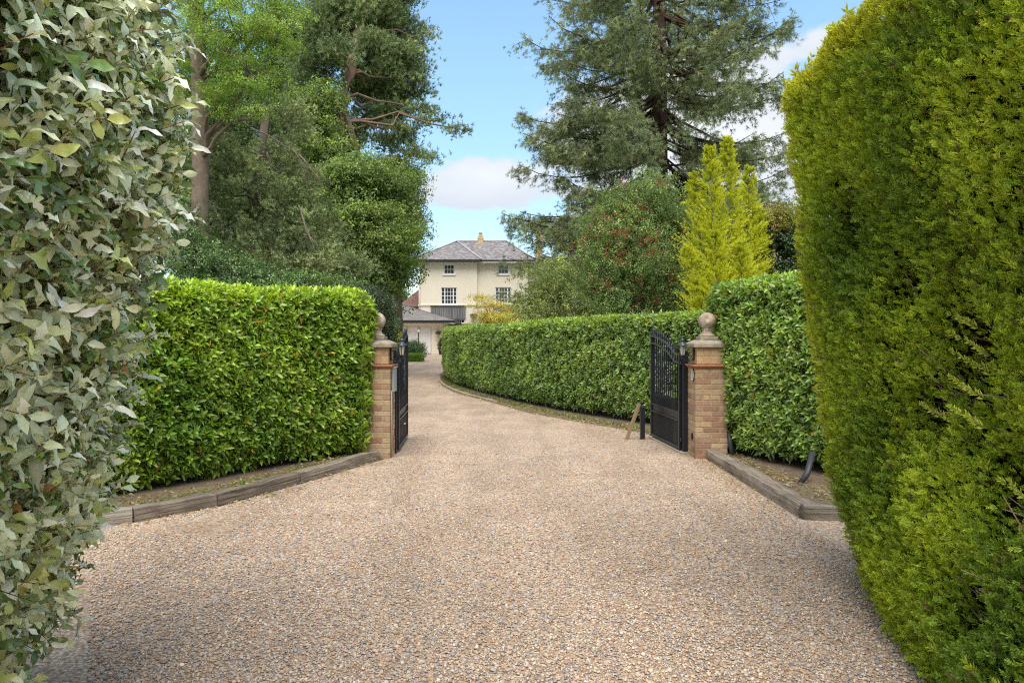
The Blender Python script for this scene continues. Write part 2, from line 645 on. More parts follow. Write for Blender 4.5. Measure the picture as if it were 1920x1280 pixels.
def leaf(L=1, W_=.35, nl=3, curl=.2, fold=.12, wave=0.0, peak=.45, f=1.0):
    vs = []
    ph = R.uniform(0, 6)
    for i in range(nl + 1):
        t = i / nl
        wd = W_ / 2 * max(sin(pi * t ** (math.log(.5) / math.log(peak))), .04 if i else .08)
        y = L * t
        z = -curl * L * t * t + curl * .3 * L * t
        for sx in (-1, 0, 1):
            vs.append((sx * wd, y, z + abs(sx) * fold * wd * 2 + (wave * W_ * sin(ph + i * 2.4) * sx if sx else 0)))
    fs = []
    for i in range(nl):
        for k in (0, 1):
            a = i * 3 + k
            fs.append((a, a + 1, a + 4, a + 3))
    v = np.array(vs)
    t_ = tcw(len(v), f)
    t_[1::3, 0] *= 1.12
    return v, np.array(fs), t_


def merge(parts):
    V, Fs, T, n = [], [], [], 0
    for v, f, t in parts:
        V.append(v)
        Fs.append(f + n)
        T.append(t)
        n += len(v)
    return np.concatenate(V), np.concatenate(Fs), np.concatenate(T)


def orient(tp, pos, y, z, s=1.0):
    y = norm(np.array(y, float))
    z = np.array(z, float)
    z = norm(z - (z @ y) * y)
    x = np.cross(y, z)
    v = tp[0] @ np.stack([x, y, z]) * s + np.array(pos)
    return v, tp[1], tp[2]


def stemq(p0, p1, wd, rgb):
    p0, p1 = np.array(p0, float), np.array(p1, float)
    d = norm(p1 - p0)
    a = norm(np.cross(d, [.3, .2, .9])) * wd
    b = norm(np.cross(d, a)) * wd
    v = np.array([p0 - a, p0 + a, p1 + a * .6, p1 - a * .6, p0 - b, p0 + b, p1 + b * .6, p1 - b * .6])
    return v, np.array([(0, 1, 2, 3), (4, 5, 6, 7)]), tcw(8, 1, rgb, 1.0)


def shoot(n=7, L=.55, W_=.17, stem=.5, nl=3, a0=22, a1=80, curl=.25, fold=.15, wave=0, stemc=(.14, .16, .05), jit=.18, peak=.45):
    parts = [stemq((0, -.15, 0), (0, stem, 0), .012, stemc)]
    for i in range(n):
        u = i / max(n - 1, 1)
        a = radians(a1 + (a0 - a1) * u + R.normal(0, 9))
        q = i * 2.4 + R.normal(0, .35)
        rad = np.array([cos(q), 0, sin(q)])
        d = np.array([0, 1, 0]) * cos(a) + rad * sin(a)
        nz = np.array([0, 1, 0]) * sin(a) - rad * cos(a)
        nz = nz + R.normal(0, .25, 3)
        l = L * R.uniform(.75, 1.1) * (1 - .35 * u)
        parts.append(orient(leaf(l, W_ * R.uniform(.85, 1.1) * (1 - .2 * u), nl, curl * R.uniform(.4, 1.5), fold, wave, peak,
                                 f=(.85 + .35 * u) * R.uniform(1 - jit, 1 + jit)), (0, stem * u, 0), d, nz))
    return merge(parts)


def spray(n=7, wd=.045, sp_=.6, tip=1.15):
    """flat feathery conifer spray along +Y, length 1"""
    parts = []

    def rh(p, d, l, w2, f, f2):
        d = norm(np.array(d))
        a = norm(np.cross(d, [0, 0, 1.]) + R.normal(0, .35, 3)) * w2
        p = np.array(p)
        v = np.array([p, p + d * l * .45 + a, p + d * l, p + d * l * .45 - a])
        t_ = tcw(4, f)
        t_[0, 0] = f * .35
        t_[2, 0] = f * f2
        parts.append((v, np.array([(0, 1, 2, 3)]), t_))
    rh((0, 0, 0), (0, 1, 0), 1.0, wd * .8, .9, 1.7)
    for i in range(n):
        t = .1 + .75 * i / n
        for sx in (-1, 1):
            l = (.46 - .30 * t) * R.uniform(.7, 1.25)
            rh((0, t + R.uniform(-.05, .05), 0), (sx * sp_ * 1.2, 1, R.normal(0, .5)), l, wd, R.uniform(.7, tip), 1.75)
    return merge(parts)


def tuft(n=14, ln=1.0, wd=.035, spread=1.0, f0=.8, f1=1.2):
    vs, fs, tt = [], [], []
    for i in range(n):
        t = R.uniform(-.25, .45)
        q = R.uniform(0, 2 * pi)
        a = radians(R.uniform(22, 75)) * spread
        d = np.array([cos(q) * sin(a), cos(a), sin(q) * sin(a)])
        s_ = norm(np.cross(d, R.normal(0, 1, 3))) * wd
        p = np.array([0, t, 0])
        b = len(vs)
        vs += [p - s_, p + s_, p + d * ln * R.uniform(.6, 1)]
        fs.append((b, b + 1, b + 2))
        tt += [R.uniform(f0, f1)] * 3
    t_ = tcw(len(vs))
    t_[:, 0] = tt
    return np.array(vs), np.array(fs), t_


def cluster(n=9, L=.42, W_=.26, r=.5, up=1.0, droop=.3):
    """loose cluster of flat folded leaves in a unit ball"""
    parts = []
    for i in range(n):
        p = R.normal(0, 1, 3)
        p = p / np.linalg.norm(p) * r * R.uniform(.3, 1)
        d = norm(p * np.array([1, .6, 1]) + R.normal(0, .3, 3))
        nz = np.array([0, 1, 0]) * up + R.normal(0, .55, 3)
        l, w2 = L * R.uniform(.7, 1.15), W_ * R.uniform(.8, 1.1) / 2
        v = np.array([(0, 0, 0), (-w2, l * .5, w2 * .35), (0, l, -droop * l), (w2, l * .5, w2 * .35)])
        tp = (v, np.array([(0, 3, 2, 1)]), tcw(4, R.uniform(.8, 1.2)))
        parts.append(orient(tp, p, d, nz))
    return merge(parts)


# cluster templates: +Y of the template = up
CLUST = [cluster() for _ in range(5)]
CLUST_S = [cluster(12, .3, .17, .55) for _ in range(5)]
TUFTS = [tuft(16, 1.0, .04) for _ in range(5)]
TUFTF = [tuft(12, 1.0, .065, .9) for _ in range(5)]
SPRAYS = [spray() for _ in range(6)]


def jitcol(base, N, sv=.18, sh=.1):
    base = np.atleast_2d(base)
    c = np.repeat(base, N, 0) if len(base) == 1 else base
    k = np.exp(R.normal(0, sv, (N, 1)))
    h = R.normal(0, sh, (N, 1))
    return c * k * np.concatenate([1 + h, np.ones((N, 1)), 1 - h], 1)


def noise2(x, y, seed=0):
    """cheap smooth noise from sines, in -1..1"""
    r = np.random.default_rng(seed)
    out = 0
    for k in range(7):
        a = r.uniform(0, 2 * pi)
        fr = r.uniform(.6, 1.6) * (1.6 ** (k % 4))
        out = out + np.sin((x * cos(a) + y * sin(a)) * fr + r.uniform(0, 6)) / (1.0 + .45 * (k % 4))
    return out / 3.4


# ------------------------------------------------------------------ ground
def sheet(name, pts, z, mat, parent=None):
    me = bpy.data.meshes.new(name)
    me.from_pydata([(x, y, z) for x, y in pts], [], [tuple(range(len(pts)))])
    me.update()
    return link(name, me, mat, parent)


tag(sheet('ground', [(-900, -200), (900, -200), (900, 1500), (-900, 1500)], 0.0, GRASS), kind='structure')
soil_pts = [(-9, 3.5), (9, 3.5), (9, 12), (5, 14), (2.2, 22), (.5, 34), (-3.0, 36), (-6, 30), (-9, 24)]
tag(sheet('soil', soil_pts, 0.004, SOIL), kind='structure')
grav = [(-14, -6), (14, -6), (14, 5.4), (3.4, 6.2), (2.66, 6.28), (2.66, 9.5), (2.6, 10.8), (2.25, 11.9), (1.75, 12.7), (1.15, 13.6), (.35, 15.0),
        (-.25, 16.6), (-.95, 18.4), (-1.75, 20.4), (-2.35, 23.0), (-2.75, 25.6), (-3.1, 29), (-3.3, 33), (-2, 40), (3, 50), (6, 63.5), (-30, 63.5),
        (-30, 54), (-12, 49), (-6.6, 46), (-7.2, 38), (-6.2, 28), (-4.5, 20), (-2.9, 14), (-1.9, 10.6), (-1.75, 9.3), (-2.42, 7.73),
        (-2.89, 6.74), (-3.5, 6.09), (-4.6, 5.3), (-14, 4.2)]
tag(sheet('gravel_drive', grav[::1], 0.008, GRAVEL), kind='structure')

# loose pebbles in the foreground: real stones
ico_v = []
ph_ = (1 + 5 ** .5) / 2
for a_ in (-1, 1):
    for b_ in (-ph_, ph_):
        ico_v += [(0, a_, b_), (a_, b_, 0), (b_, 0, a_)]
ico_v = np.array(ico_v) / math.hypot(1, ph_)
from itertools import combinations
ico_f = []
for i, j, k in combinations(range(12), 3):
    p, q, r_ = ico_v[i], ico_v[j], ico_v[k]
    if max(np.linalg.norm(p - q), np.linalg.norm(q - r_), np.linalg.norm(p - r_)) < 1.1:
        ico_f.append((i, j, k) if np.cross(q - p, r_ - p) @ p > 0 else (i, k, j))
ico_f = np.array(ico_f)
PEB = []
for _ in range(8):
    v = ico_v * R.uniform(.75, 1.2, (12, 1)) * np.array([1, R.uniform(.6, .95), R.uniform(.35, .65)])
    PEB.append((v, ico_f, tcw(12)))
NP = 125000
D_ = np.exp(R.uniform(np.log(2.7), np.log(13.0), NP))
X_ = R.uniform(-.62, .62, NP) * D_
ok = (X_ > -3.4 + np.clip((D_ - 6) * .55, 0, 1.9)) & (X_ < 2.6 - np.clip(D_ - 9.4, 0, 2) * .3) & (R.random(NP) < np.clip((13 - D_) / 8, 0, 1)) & (noise2(X_ * 1.5, D_ * 1.5, 4) > -.75)
P_ = np.stack([X_, D_, R.uniform(.008, .016, NP)], 1)[ok]
NP = len(P_)
pal = np.array([(.58, .43, .29), (.46, .30, .19), (.64, .52, .41), (.72, .62, .50), (.42, .39, .37), (.29, .27, .26), (.58, .39, .24), (.56, .50, .44),
                (.60, .44, .31), (.66, .54, .40)])
ci = pal[R.integers(0, len(pal), NP)]
gf = Fol()
ptch = 1 + .13 * noise2(P_[:, 0] * 1.7, P_[:, 1] * 1.1, 21) + .09 * noise2(P_[:, 0] * 5.5, P_[:, 1] * .9, 23)
ci = ci * np.array([.87, .86, .86]) * ptch[:, None]
sz = .0046 + R.gamma(2.0, .0017, NP)
sz = np.clip(sz, 0, .021)
gf.add(PEB, P_, np.concatenate([R.normal(0, 1, (NP, 2)), R.normal(0, .15, (NP, 1))], 1), np.array([0, 0, 1.]) + R.normal(0, .25, (NP, 3)), sz,
       jitcol(ci, NP, .12, .03))
tag(gf.build('loose_gravel', PEBBLE), 'loose tan, orange and grey pebbles lying over the drive', 'gravel', kind='stuff')


# ------------------------------------------------------------------ hedges swept along a line
def resample(path, step=.05):
    p = np.array(path, float)
    # Catmull-Rom style smoothing by Chaikin
    for _ in range(2):
        q = [p[0]]
        for a, b in zip(p[:-1], p[1:]):
            q += [a * .75 + b * .25, a * .25 + b * .75]
        q.append(p[-1])
        p = np.array(q)
    seg = np.linalg.norm(np.diff(p, axis=0), axis=1)
    s = np.concatenate([[0], np.cumsum(seg)])
    n = int(s[-1] / step) + 1
    u = np.linspace(0, s[-1], n)
    return np.stack([np.interp(u, s, p[:, 0]), np.interp(u, s, p[:, 1])], 1), u


def swept_hedge(name, label, path, H, side, thick, tpls, dens, size, cols, mat, top_col, zbot=.1, under=.0, seed=1, yellow=.02, topdens=None,
                endcap=True, Hvar=None):
    pts, u = resample(path)
    d = np.gradient(pts, axis=0)
    d = d / np.linalg.norm(d, axis=1, keepdims=True)
    nr = np.stack([d[:, 1], -d[:, 0]], 1) * side        # outward (towards the drive)
    Ltot = u[-1]
    root = empty(name, (pts[len(pts) // 2][0], pts[len(pts) // 2][1], 0), label, 'hedge')
    hfun = (lambda uu: H + (np.interp(uu / Ltot, *Hvar) if Hvar else 0))
    f = Fol()
    # front face
    N = int(Ltot * H * dens)
    uu = R.uniform(0, Ltot, N)
    zz = zbot + (hfun(uu) - zbot) * R.uniform(0, 1, N) ** .95
    px, py = np.interp(uu, u, pts[:, 0]), np.interp(uu, u, pts[:, 1])
    nx, ny = np.interp(uu, u, nr[:, 0]), np.interp(uu, u, nr[:, 1])
    bul = .05 * noise2(uu * 1.3, zz * 1.8, seed) - under * np.clip((.55 - zz) / .55, 0, 1) ** 1.5 - .10 * np.clip((zz - hfun(uu) + .12) / .12, 0, 1)
    dep = bul - R.uniform(0, 1, N) ** 1.6 * .17
    P = np.stack([px + nx * dep, py + ny * dep, zz], 1)
    nrm = np.stack([nx, ny, np.zeros(N)], 1)
    ax = nrm * .75 + np.array([0, 0, .75]) + R.normal(0, .42, (N, 3))
    mixn = .5 + .5 * noise2(uu * 2.1 + 7, zz * 2.5, seed + 5)
    c = cols[0] * (1 - mixn[:, None]) + cols[1] * mixn[:, None]
    c = jitcol(c, N, .2, .07)
    f.add(tpls, P, ax, nrm + R.normal(0, .3, (N, 3)), size * R.uniform(.75, 1.2, N), c)
    k_ = np.nonzero(R.random(N) < yellow * 1.6)[0]
    f.add(YL, P[k_] + nrm[k_] * .05, ax[k_] + R.normal(0, .8, (len(k_), 3)), nrm[k_] + R.normal(0, .3, (len(k_), 3)), size * R.uniform(.4, .65, len(k_)),
          jitcol(np.array([[.50, .30, .04]]), len(k_), .25, .15))
    # top
    N = int(Ltot * thick * (topdens or dens))
    uu = R.uniform(0, Ltot, N)
    tt = R.uniform(0, 1, N) ** 1.3 * thick
    px, py = np.interp(uu, u, pts[:, 0]), np.interp(uu, u, pts[:, 1])
    nx, ny = np.interp(uu, u, nr[:, 0]), np.interp(uu, u, nr[:, 1])
    zz = hfun(uu) + .03 * noise2(uu * 2, tt * 2, seed + 9) - R.uniform(0, .08, N) - .10 * np.clip((.12 - tt) / .12, 0, 1)
    P = np.stack([px - nx * tt, py - ny * tt, zz], 1)
    ax = np.array([0, 0, 1.]) + R.normal(0, .4, (N, 3))
    f.add(tpls, P, ax, R.normal(0, 1, (N, 3)), size * R.uniform(.7, 1.15, N), jitcol(top_col, N, .16, .06))
    # ends
    for e, sg in ((0, -1), (len(pts) - 1, 1)):
        N = int(thick * H * dens)
        tt = R.uniform(0, thick, N)
        h_ = float(hfun(u[e]))
        zz = R.uniform(zbot, h_, N)
        dd = d[e] * sg
        off = -R.uniform(0, .12, N) - .25 * np.clip((.18 - tt) / .18, 0, 1) ** 2
        P = np.stack([pts[e, 0] - nr[e, 0] * tt + dd[0] * off, pts[e, 1] - nr[e, 1] * tt + dd[1] * off, zz], 1)
        n3 = np.array([dd[0], dd[1], 0])
        ax = n3 * .75 + np.array([0, 0, .7]) + R.normal(0, .4, (N, 3))
        f.add(tpls, P, ax, n3 + R.normal(0, .3, (N, 3)), size * R.uniform(.75, 1.2, N), jitcol(cols[0] * .5 + cols[1] * .5, N, .22, .07))
    f.build('foliage', mat, root)
    # dark twiggy inside that the leaves hang on
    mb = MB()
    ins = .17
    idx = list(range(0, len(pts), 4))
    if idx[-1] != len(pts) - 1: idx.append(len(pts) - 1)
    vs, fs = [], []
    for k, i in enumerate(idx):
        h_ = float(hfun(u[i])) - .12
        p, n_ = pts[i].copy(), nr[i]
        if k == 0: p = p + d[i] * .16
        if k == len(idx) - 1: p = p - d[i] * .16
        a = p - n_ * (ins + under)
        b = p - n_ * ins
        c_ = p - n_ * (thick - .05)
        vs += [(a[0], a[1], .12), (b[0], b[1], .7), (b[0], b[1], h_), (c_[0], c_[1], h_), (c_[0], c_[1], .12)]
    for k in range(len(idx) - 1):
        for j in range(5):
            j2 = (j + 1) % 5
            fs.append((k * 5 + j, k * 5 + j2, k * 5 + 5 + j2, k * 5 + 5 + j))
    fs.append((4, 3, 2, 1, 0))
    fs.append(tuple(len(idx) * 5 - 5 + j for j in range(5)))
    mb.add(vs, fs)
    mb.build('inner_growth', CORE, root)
    # stems at the foot
    st = MB()
    s_ = .25
    while s_ < Ltot:
        x, y = np.interp(s_, u, pts[:, 0]), np.interp(s_, u, pts[:, 1])
        nx, ny = np.interp(s_, u, nr[:, 0]), np.interp(s_, u, nr[:, 1])
        o_ = random.uniform(.25, .5)
        st.tube([(x - nx * o_, y - ny * o_, 0), (x - nx * o_ * .9, y - ny * o_ * .9, .2), (x - nx * o_ * .6, y - ny * o_ * .6, .45)],
                [random.uniform(.02, .035), .02, .012], 6)
        st.build('stem', BARK, root)
        st = MB()
        s_ += random.uniform(.25, .6)
    return root


YL = [leaf(1, .36, 3, .4, .15) for _ in range(3)]
LAUREL = [shoot(8, .60, .20, .45, 3) for _ in range(7)]
LAUREL2 = [shoot(8, .62, .20, .4, 2) for _ in range(7)]
C_ = np.array
left_path = [(-6.4, 4.6), (-5.2, 5.5), (-4.5, 6.1), (-3.86, 6.88), (-3.38, 7.48), (-3.05, 8.04), (-2.42, 8.85), (-1.97, 9.32), (-1.96, 9.42)]
swept_hedge('laurel_hedge', 'bright green clipped laurel hedge behind the curved sleeper edging, up to the brick pillar', left_path, 2.20, 1, 1.1,
            LAUREL, 760, .195, (C_([.14, .25, .028]), C_([.32, .44, .055])), LEAF_GLOSS, C_([[.44, .55, .05]]), zbot=.12, under=.25, seed=2, yellow=.02)
right_path = [(2.95, 10.1), (2.93, 9.35), (3.2, 8.75), (3.62, 7.95), (4.1, 7.0), (4.6, 6.0)]
swept_hedge('laurel_hedge', 'taller laurel hedge between the plaque pillar and the dense conifer hedge', right_path, 2.37, -1 * -1, 1.0,
            LAUREL, 700, .182, (C_([.15, .25, .045]), C_([.31, .42, .09])), LEAF_GLOSS, C_([[.32, .42, .06]]), zbot=.18, under=.2, seed=4, yellow=.012)
mid_path = [(-1.2, 34), (-2.6, 31), (-2.85, 28.6), (-2.55, 26.0), (-1.95, 23.2), (-1.2, 20.9), (-.35, 18.5), (.83, 15.7), (1.64, 14.4), (2.33, 13.3), (3.2, 12.2),
            (4.2, 11.2), (5.2, 10.4)]
swept_hedge('laurel_hedge', 'long curving clipped hedge running from behind the open gate towards the house', mid_path, 1.95, -1 * -1, 1.2,
            LAUREL2, 410, .185, (C_([.13, .22, .05]), C_([.31, .41, .10])), LEAF_GLOSS, C_([[.27, .36, .05]]), zbot=.1, under=.18, seed=6,
            yellow=.008, Hvar=([0, .6, .75, 1.0], [0, 0, .06, .14]))

# ------------------------------------------------------------------ silver-leaved foreground hedge
ela_z = np.array([0, .32, .49, .91, 1.33, 1.75, 1.96, 2.6, 3.02, 3.7])
ela_x = np.array([-2.12, -1.95, -1.84, -1.66, -1.55, -1.47, -1.39, -1.30, -1.43, -1.62])


def ela(D, z, ins=0):
    x = np.interp(z, ela_z, ela_x) - ins - .04
    x = x + .10 * (2.7 - D) + .035 * noise2(D * 3, z * 3, 31)
    return x - np.clip((D - 2.6) / .5, 0, 1.2) ** 2 * .42


root = empty('silverleaf_hedge', (-1.9, 2.2, 0), 'large silvery grey-green leaved hedge close at the left, brown twigs and a few orange leaves', 'hedge')
ELA = [shoot(7, .52, .185, .8, 5, 38, 100, .55, .2, .22, (.24, .12, .055), .35, .5) for _ in range(12)]
f = Fol()
N = 6300
Dq = R.uniform(.7, 3.15, N)
zq = R.uniform(.02, 3.75, N)
dep = R.uniform(0, 1, N) ** 1.3 * .2
P = np.stack([ela(Dq, zq, dep), Dq, zq], 1)
nrm = np.stack([np.ones(N), np.clip((Dq - 2.5) * 2.2, 0, 2), np.zeros(N)], 1)
ax = norm(nrm) * .7 + np.array([0, -.25, .55]) + R.normal(0, .5, (N, 3))
c1, c2, c3 = C_([.66, .71, .45]), C_([.17, .27, .075]), C_([.48, .53, .17])
rr = R.random(N)
c = np.where(rr[:, None] < .68, c1, np.where(rr[:, None] < .88, c2, c3))
c = jitcol(c, N, .22, .05)
f.add(ELA, P, ax, nrm, R.uniform(.11, .22, N), c)
# single dying leaves
N = 34
Dq, zq = R.uniform(1.2, 2.9, N), R.uniform(.2, 3.4, N)
P = np.stack([ela(Dq, zq) + .02, Dq, zq], 1)
f.add([leaf(1, .5, 4, .3, .1, .1) for _ in range(4)], P, R.normal(0, .5, (N, 3)) + np.array([.3, 0, -.5]), np.array([1, -.5, .3]) + R.normal(0, .3, (N, 3)),
      R.uniform(.04, .06, N), jitcol(C_([[.46, .19, .05]]), N, .25, .1))
f.build('foliage', LEAF_SILVER, root)
tw = MB()
for i in range(650):
    D0, z0 = random.uniform(.9, 3.0), random.uniform(.1, 3.6)
    x0 = float(ela(np.array(D0), np.array(z0), .22))
    p = Vector((x0, D0, z0))
    d = Vector((random.uniform(.5, 1), random.uniform(-.5, .6), random.uniform(-.1, 1))).normalized()
    q1 = p + d * .15 + Vector((0, 0, random.uniform(-.01, .03)))
    q2 = q1 + d * .1 + Vector((0, random.uniform(-.03, .03), random.uniform(-.02, .04)))
    tw.tube([p, q1, q2], [.005, .004, .002], 5)
tw.build('twigs', simple('reddish_twig', (.30, .15, .065), .8, .3, 20), root)


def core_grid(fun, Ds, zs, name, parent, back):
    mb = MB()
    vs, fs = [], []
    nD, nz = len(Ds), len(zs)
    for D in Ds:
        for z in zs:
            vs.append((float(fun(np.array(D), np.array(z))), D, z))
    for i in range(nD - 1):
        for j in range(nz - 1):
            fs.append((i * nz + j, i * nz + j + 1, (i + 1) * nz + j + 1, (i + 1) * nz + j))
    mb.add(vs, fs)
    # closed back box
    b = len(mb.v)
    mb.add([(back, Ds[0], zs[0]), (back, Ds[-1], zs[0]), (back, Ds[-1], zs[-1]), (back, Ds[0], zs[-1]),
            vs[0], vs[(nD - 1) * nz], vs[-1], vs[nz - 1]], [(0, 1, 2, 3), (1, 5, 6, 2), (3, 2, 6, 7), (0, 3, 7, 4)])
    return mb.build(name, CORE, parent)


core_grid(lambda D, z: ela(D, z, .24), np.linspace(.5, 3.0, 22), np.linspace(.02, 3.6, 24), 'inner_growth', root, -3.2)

# ------------------------------------------------------------------ tall conifer hedge at the right
con_z = np.array([0, .36, .8, 1.44, 2.0, 2.5, 3.0, 3.4])
con_x = np.array([2.42, 2.27, 2.17, 2.09, 2.02, 1.95, 1.87, 1.84]) - .10
HOLES = [(3.02, 1.62, .17, .26), (3.35, 1.30, .12, .14), (2.75, 1.05, .12, .15), (3.4, 1.95, .1, .12), (2.85, .55, .12, .12), (3.9, 2.35, .06, .22)]


def con(D, z, ins=0):
    x = np.interp(z, con_z, con_x) + ins
    x = x - .30 * np.clip(4.5 - D, 0, 2.5) * np.clip(1 - z / 1.2, 0, 1)
    x = x + .05 * noise2(D * 2.6, z * 2.2, 8) + .032 * noise2(D * 9, z * 6, 9)
    for (hd, hz, rd, rz_) in HOLES:
        x = x + .19 * np.exp(-(((D - hd) / rd) ** 2 + ((z - hz) / rz_) ** 2))
    return x + np.clip((D - 4.35) / .5, 0, 1.3) ** 2 * .4 + np.clip((z - 3.15) / .12, 0, 1) ** 2 * .06


root = empty('conifer_hedge', (2.9, 3.5, 0), 'very tall dense yellow-green conifer hedge close at the right', 'hedge')
f = Fol()
N = 60000
Dq = 1.7 + 3.3 * R.uniform(0, 1, N) ** 1.05
zq = R.uniform(.0, 3.27, N)
dep = R.uniform(0, 1, N) ** 1.1 * .17
P = np.stack([con(Dq, zq, dep), Dq, zq], 1)
nrm = norm(np.stack([-np.ones(N), np.clip((Dq - 4.2) * 2.5, 0, 3), np.zeros(N)], 1))
ax = nrm * .8 + np.array([0, -.05, .65]) + R.normal(0, .42, (N, 3))
mixn = np.clip(.5 + .75 * noise2(Dq * 4.5, zq * 3.2, 12) + R.normal(0, .15, N), 0, 1)[:, None]
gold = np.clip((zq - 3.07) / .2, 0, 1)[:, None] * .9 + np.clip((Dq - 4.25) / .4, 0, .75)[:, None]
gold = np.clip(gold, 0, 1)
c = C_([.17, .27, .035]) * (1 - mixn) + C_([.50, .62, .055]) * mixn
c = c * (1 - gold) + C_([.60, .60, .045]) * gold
hole = sum(np.exp(-(((Dq - a) / b_) ** 2 + ((zq - z_) / c_) ** 2)) for a, z_, b_, c_ in HOLES)
keep = R.random(N) > hole * .95
br = R.random(N) < .025
c = jitcol(c, N, .2, .06)
c[br] = C_([.16, .10, .05])
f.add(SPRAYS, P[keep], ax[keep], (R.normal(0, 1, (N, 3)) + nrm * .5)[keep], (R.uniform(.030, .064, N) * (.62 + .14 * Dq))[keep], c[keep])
# top
N = 14000
Dq, tq = R.uniform(2.0, 4.75, N), R.uniform(0, 1, N) ** 1.5 * 1.0
P = np.stack([con(Dq, np.full(N, 3.2)) + tq, Dq, 3.25 + R.uniform(-.06, .05, N) + .03 * noise2(Dq * 4, tq * 4, 3)], 1)
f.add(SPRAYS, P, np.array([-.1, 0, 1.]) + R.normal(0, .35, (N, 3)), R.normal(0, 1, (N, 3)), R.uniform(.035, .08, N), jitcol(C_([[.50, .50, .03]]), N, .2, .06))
# pale shoots crossing the bare gap
for (d0, z0, L_) in ((2.95, 1.60, .26), (2.98, 1.52, .24), (2.9, 1.42, .2), (3.02, 1.72, .17), (2.86, 1.30, .18), (3.3, 1.28, .16), (2.7, 1.02, .16)):
    x0 = float(con(np.array(d0), np.array(z0))) - .06
    for k in range(5):
        u_ = k / 5
        p_ = np.array([[x0 - .05 * u_, d0 + L_ * .85 * u_, z0 + L_ * .45 * u_]])
        f.add(SPRAYS, p_, np.array([[-.15, 1.0, .55]]) + R.normal(0, .12, (1, 3)), np.array([[-1., 0, .3]]), .075 * (1.2 - .5 * u_), C_([[.55, .62, .08]]))
# stray uncut shoots
N = 60
Dq, zq = R.uniform(2.3, 3.6, N), R.uniform(.3, 2.9, N)
P = np.stack([con(Dq, zq, .02), Dq, zq], 1)
f.add(SPRAYS, P, np.array([-.7, -.1, .6]) + R.normal(0, .35, (N, 3)), R.normal(0, 1, (N, 3)), R.uniform(.07, .13, N), jitcol(C_([[.33, .40, .03]]), N, .15, .05))
N = 40
Dq = R.uniform(3.0, 4.7, N)
f.add(SPRAYS, np.stack([con(Dq, np.full(N, 3.2)) + R.uniform(0, .3, N), Dq, np.full(N, 3.27)], 1), np.array([0, 0, 1.]) + R.normal(0, .2, (N, 3)), R.normal(0, 1, (N, 3)),
      R.uniform(.12, .2, N), jitcol(C_([[.42, .42, .05]]), N, .15, .05))
f.build('foliage', SCALE_LEAF, root)
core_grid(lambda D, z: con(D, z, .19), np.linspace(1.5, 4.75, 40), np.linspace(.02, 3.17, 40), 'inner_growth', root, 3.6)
DEADTW = simple('dead_twig', (.30, .22, .16), .9, .3, 20)
tw = MB()
for (hd, hz_, rd, rz_) in HOLES:
    for i in range(14):
        D0, z0 = hd + random.gauss(0, rd * .7), hz_ + random.gauss(0, rz_ * .6)
        p = Vector((float(con(np.array(D0), np.array(z0), .12)), D0, z0))
        d = Vector((-random.uniform(.2, .7), random.uniform(-.2, 1), random.uniform(-.1, .9))).normalized()
        tw.tube([p, p + d * .08 + Vector((0, 0, .01)), p + d * random.uniform(.12, .22) + Vector((0, 0, .03))], [.0045, .0035, .0015], 5)
    tw.build('twigs', DEADTW, root)
    tw = MB()


# ------------------------------------------------------------------ sleepers
def sleeper(name, label, p0, p1, wd=.17, h=.13, z0=.0, c=((.09, .065, .045), (.21, .165, .12), (.33, .28, .22)), skew=0, group='old timber sleepers edging the beds'):
    p0, p1 = np.array(p0), np.array(p1)
    L = np.linalg.norm(p1 - p0)
    ang = math.atan2(p1[1] - p0[1], p1[0] - p0[0])
    n = max(4, int(L / .12))
    vs, fs = [], []
    rng = np.random.default_rng(int(abs(p0[0] * 1000)))
    for i in range(n + 1):
        t = i / n
        b = p0 + (p1 - p0) * t
        nn = np.array([-sin(ang), cos(ang)])
        for (o_, zz) in ((0, 0), (0.0, .55), (.012, 1), (wd * .5, 1.04), (wd - .012, .98), (wd, 0)):
            j = rng.normal(0, .0035, 2)
            q = b + nn * (o_ + j[0])
            vs.append((q[0], q[1], z0 + zz * h + (j[1] + .006 * sin(t * 9 + L) if zz > 0 else 0)))
    for i in range(n):
        for j in range(5):
            fs.append((i * 6 + j, i * 6 + 6 + j, i * 6 + 7 + j, i * 6 + 1 + j))
    fs.append((5, 4, 3, 2, 1, 0))
    fs.append(tuple(n * 6 + j for j in range(6)))
    mb = MB()
    mb.add(vs, [f_[::-1] for f_ in fs])
    o = mb.build(name, woodmat('sleeper_wood', *c, ang), None)
    return tag(o, label, 'sleeper', group)


sleeper('timber_sleeper', 'weathered sleeper meeting the foot of the pillar with the grey box', (-2.40, 7.78), (-1.80, 9.30))
sleeper('timber_sleeper', 'dark stained middle sleeper of the curved edging below the bright laurel', (-2.90, 6.74), (-2.41, 7.76), c=((.05, .035, .025), (.14, .105, .075), (.24, .2, .15)))
sleeper('timber_sleeper', 'longest sleeper of the curved edging, beside the silvery hedge', (-3.40, 6.16), (-2.91, 6.73))
sleeper('timber_sleeper', 'short pale cut sleeper at the end half hidden by the silvery hedge', (-3.75, 5.95), (-3.42, 6.15), c=((.14, .12, .1), (.28, .24, .19), (.40, .35, .28)))


def sleeper_r(label, p0, p1, **k):
    return sleeper('timber_sleeper', label, p1, p0, wd=-.19 if False else .19, **k)


sleeper('timber_sleeper', 'long worn sleeper running from the plaque pillar towards the camera', (2.66, 9.36), (2.66, 6.34), wd=.2, c=((.10, .075, .055), (.23, .18, .13), (.34, .29, .23)))
sleeper('timber_sleeper', 'short sleeper turning the corner beside the tall conifer hedge', (2.68, 6.25), (3.5, 6.16), wd=.16, c=((.10, .08, .06), (.24, .2, .15), (.36, .31, .25)))

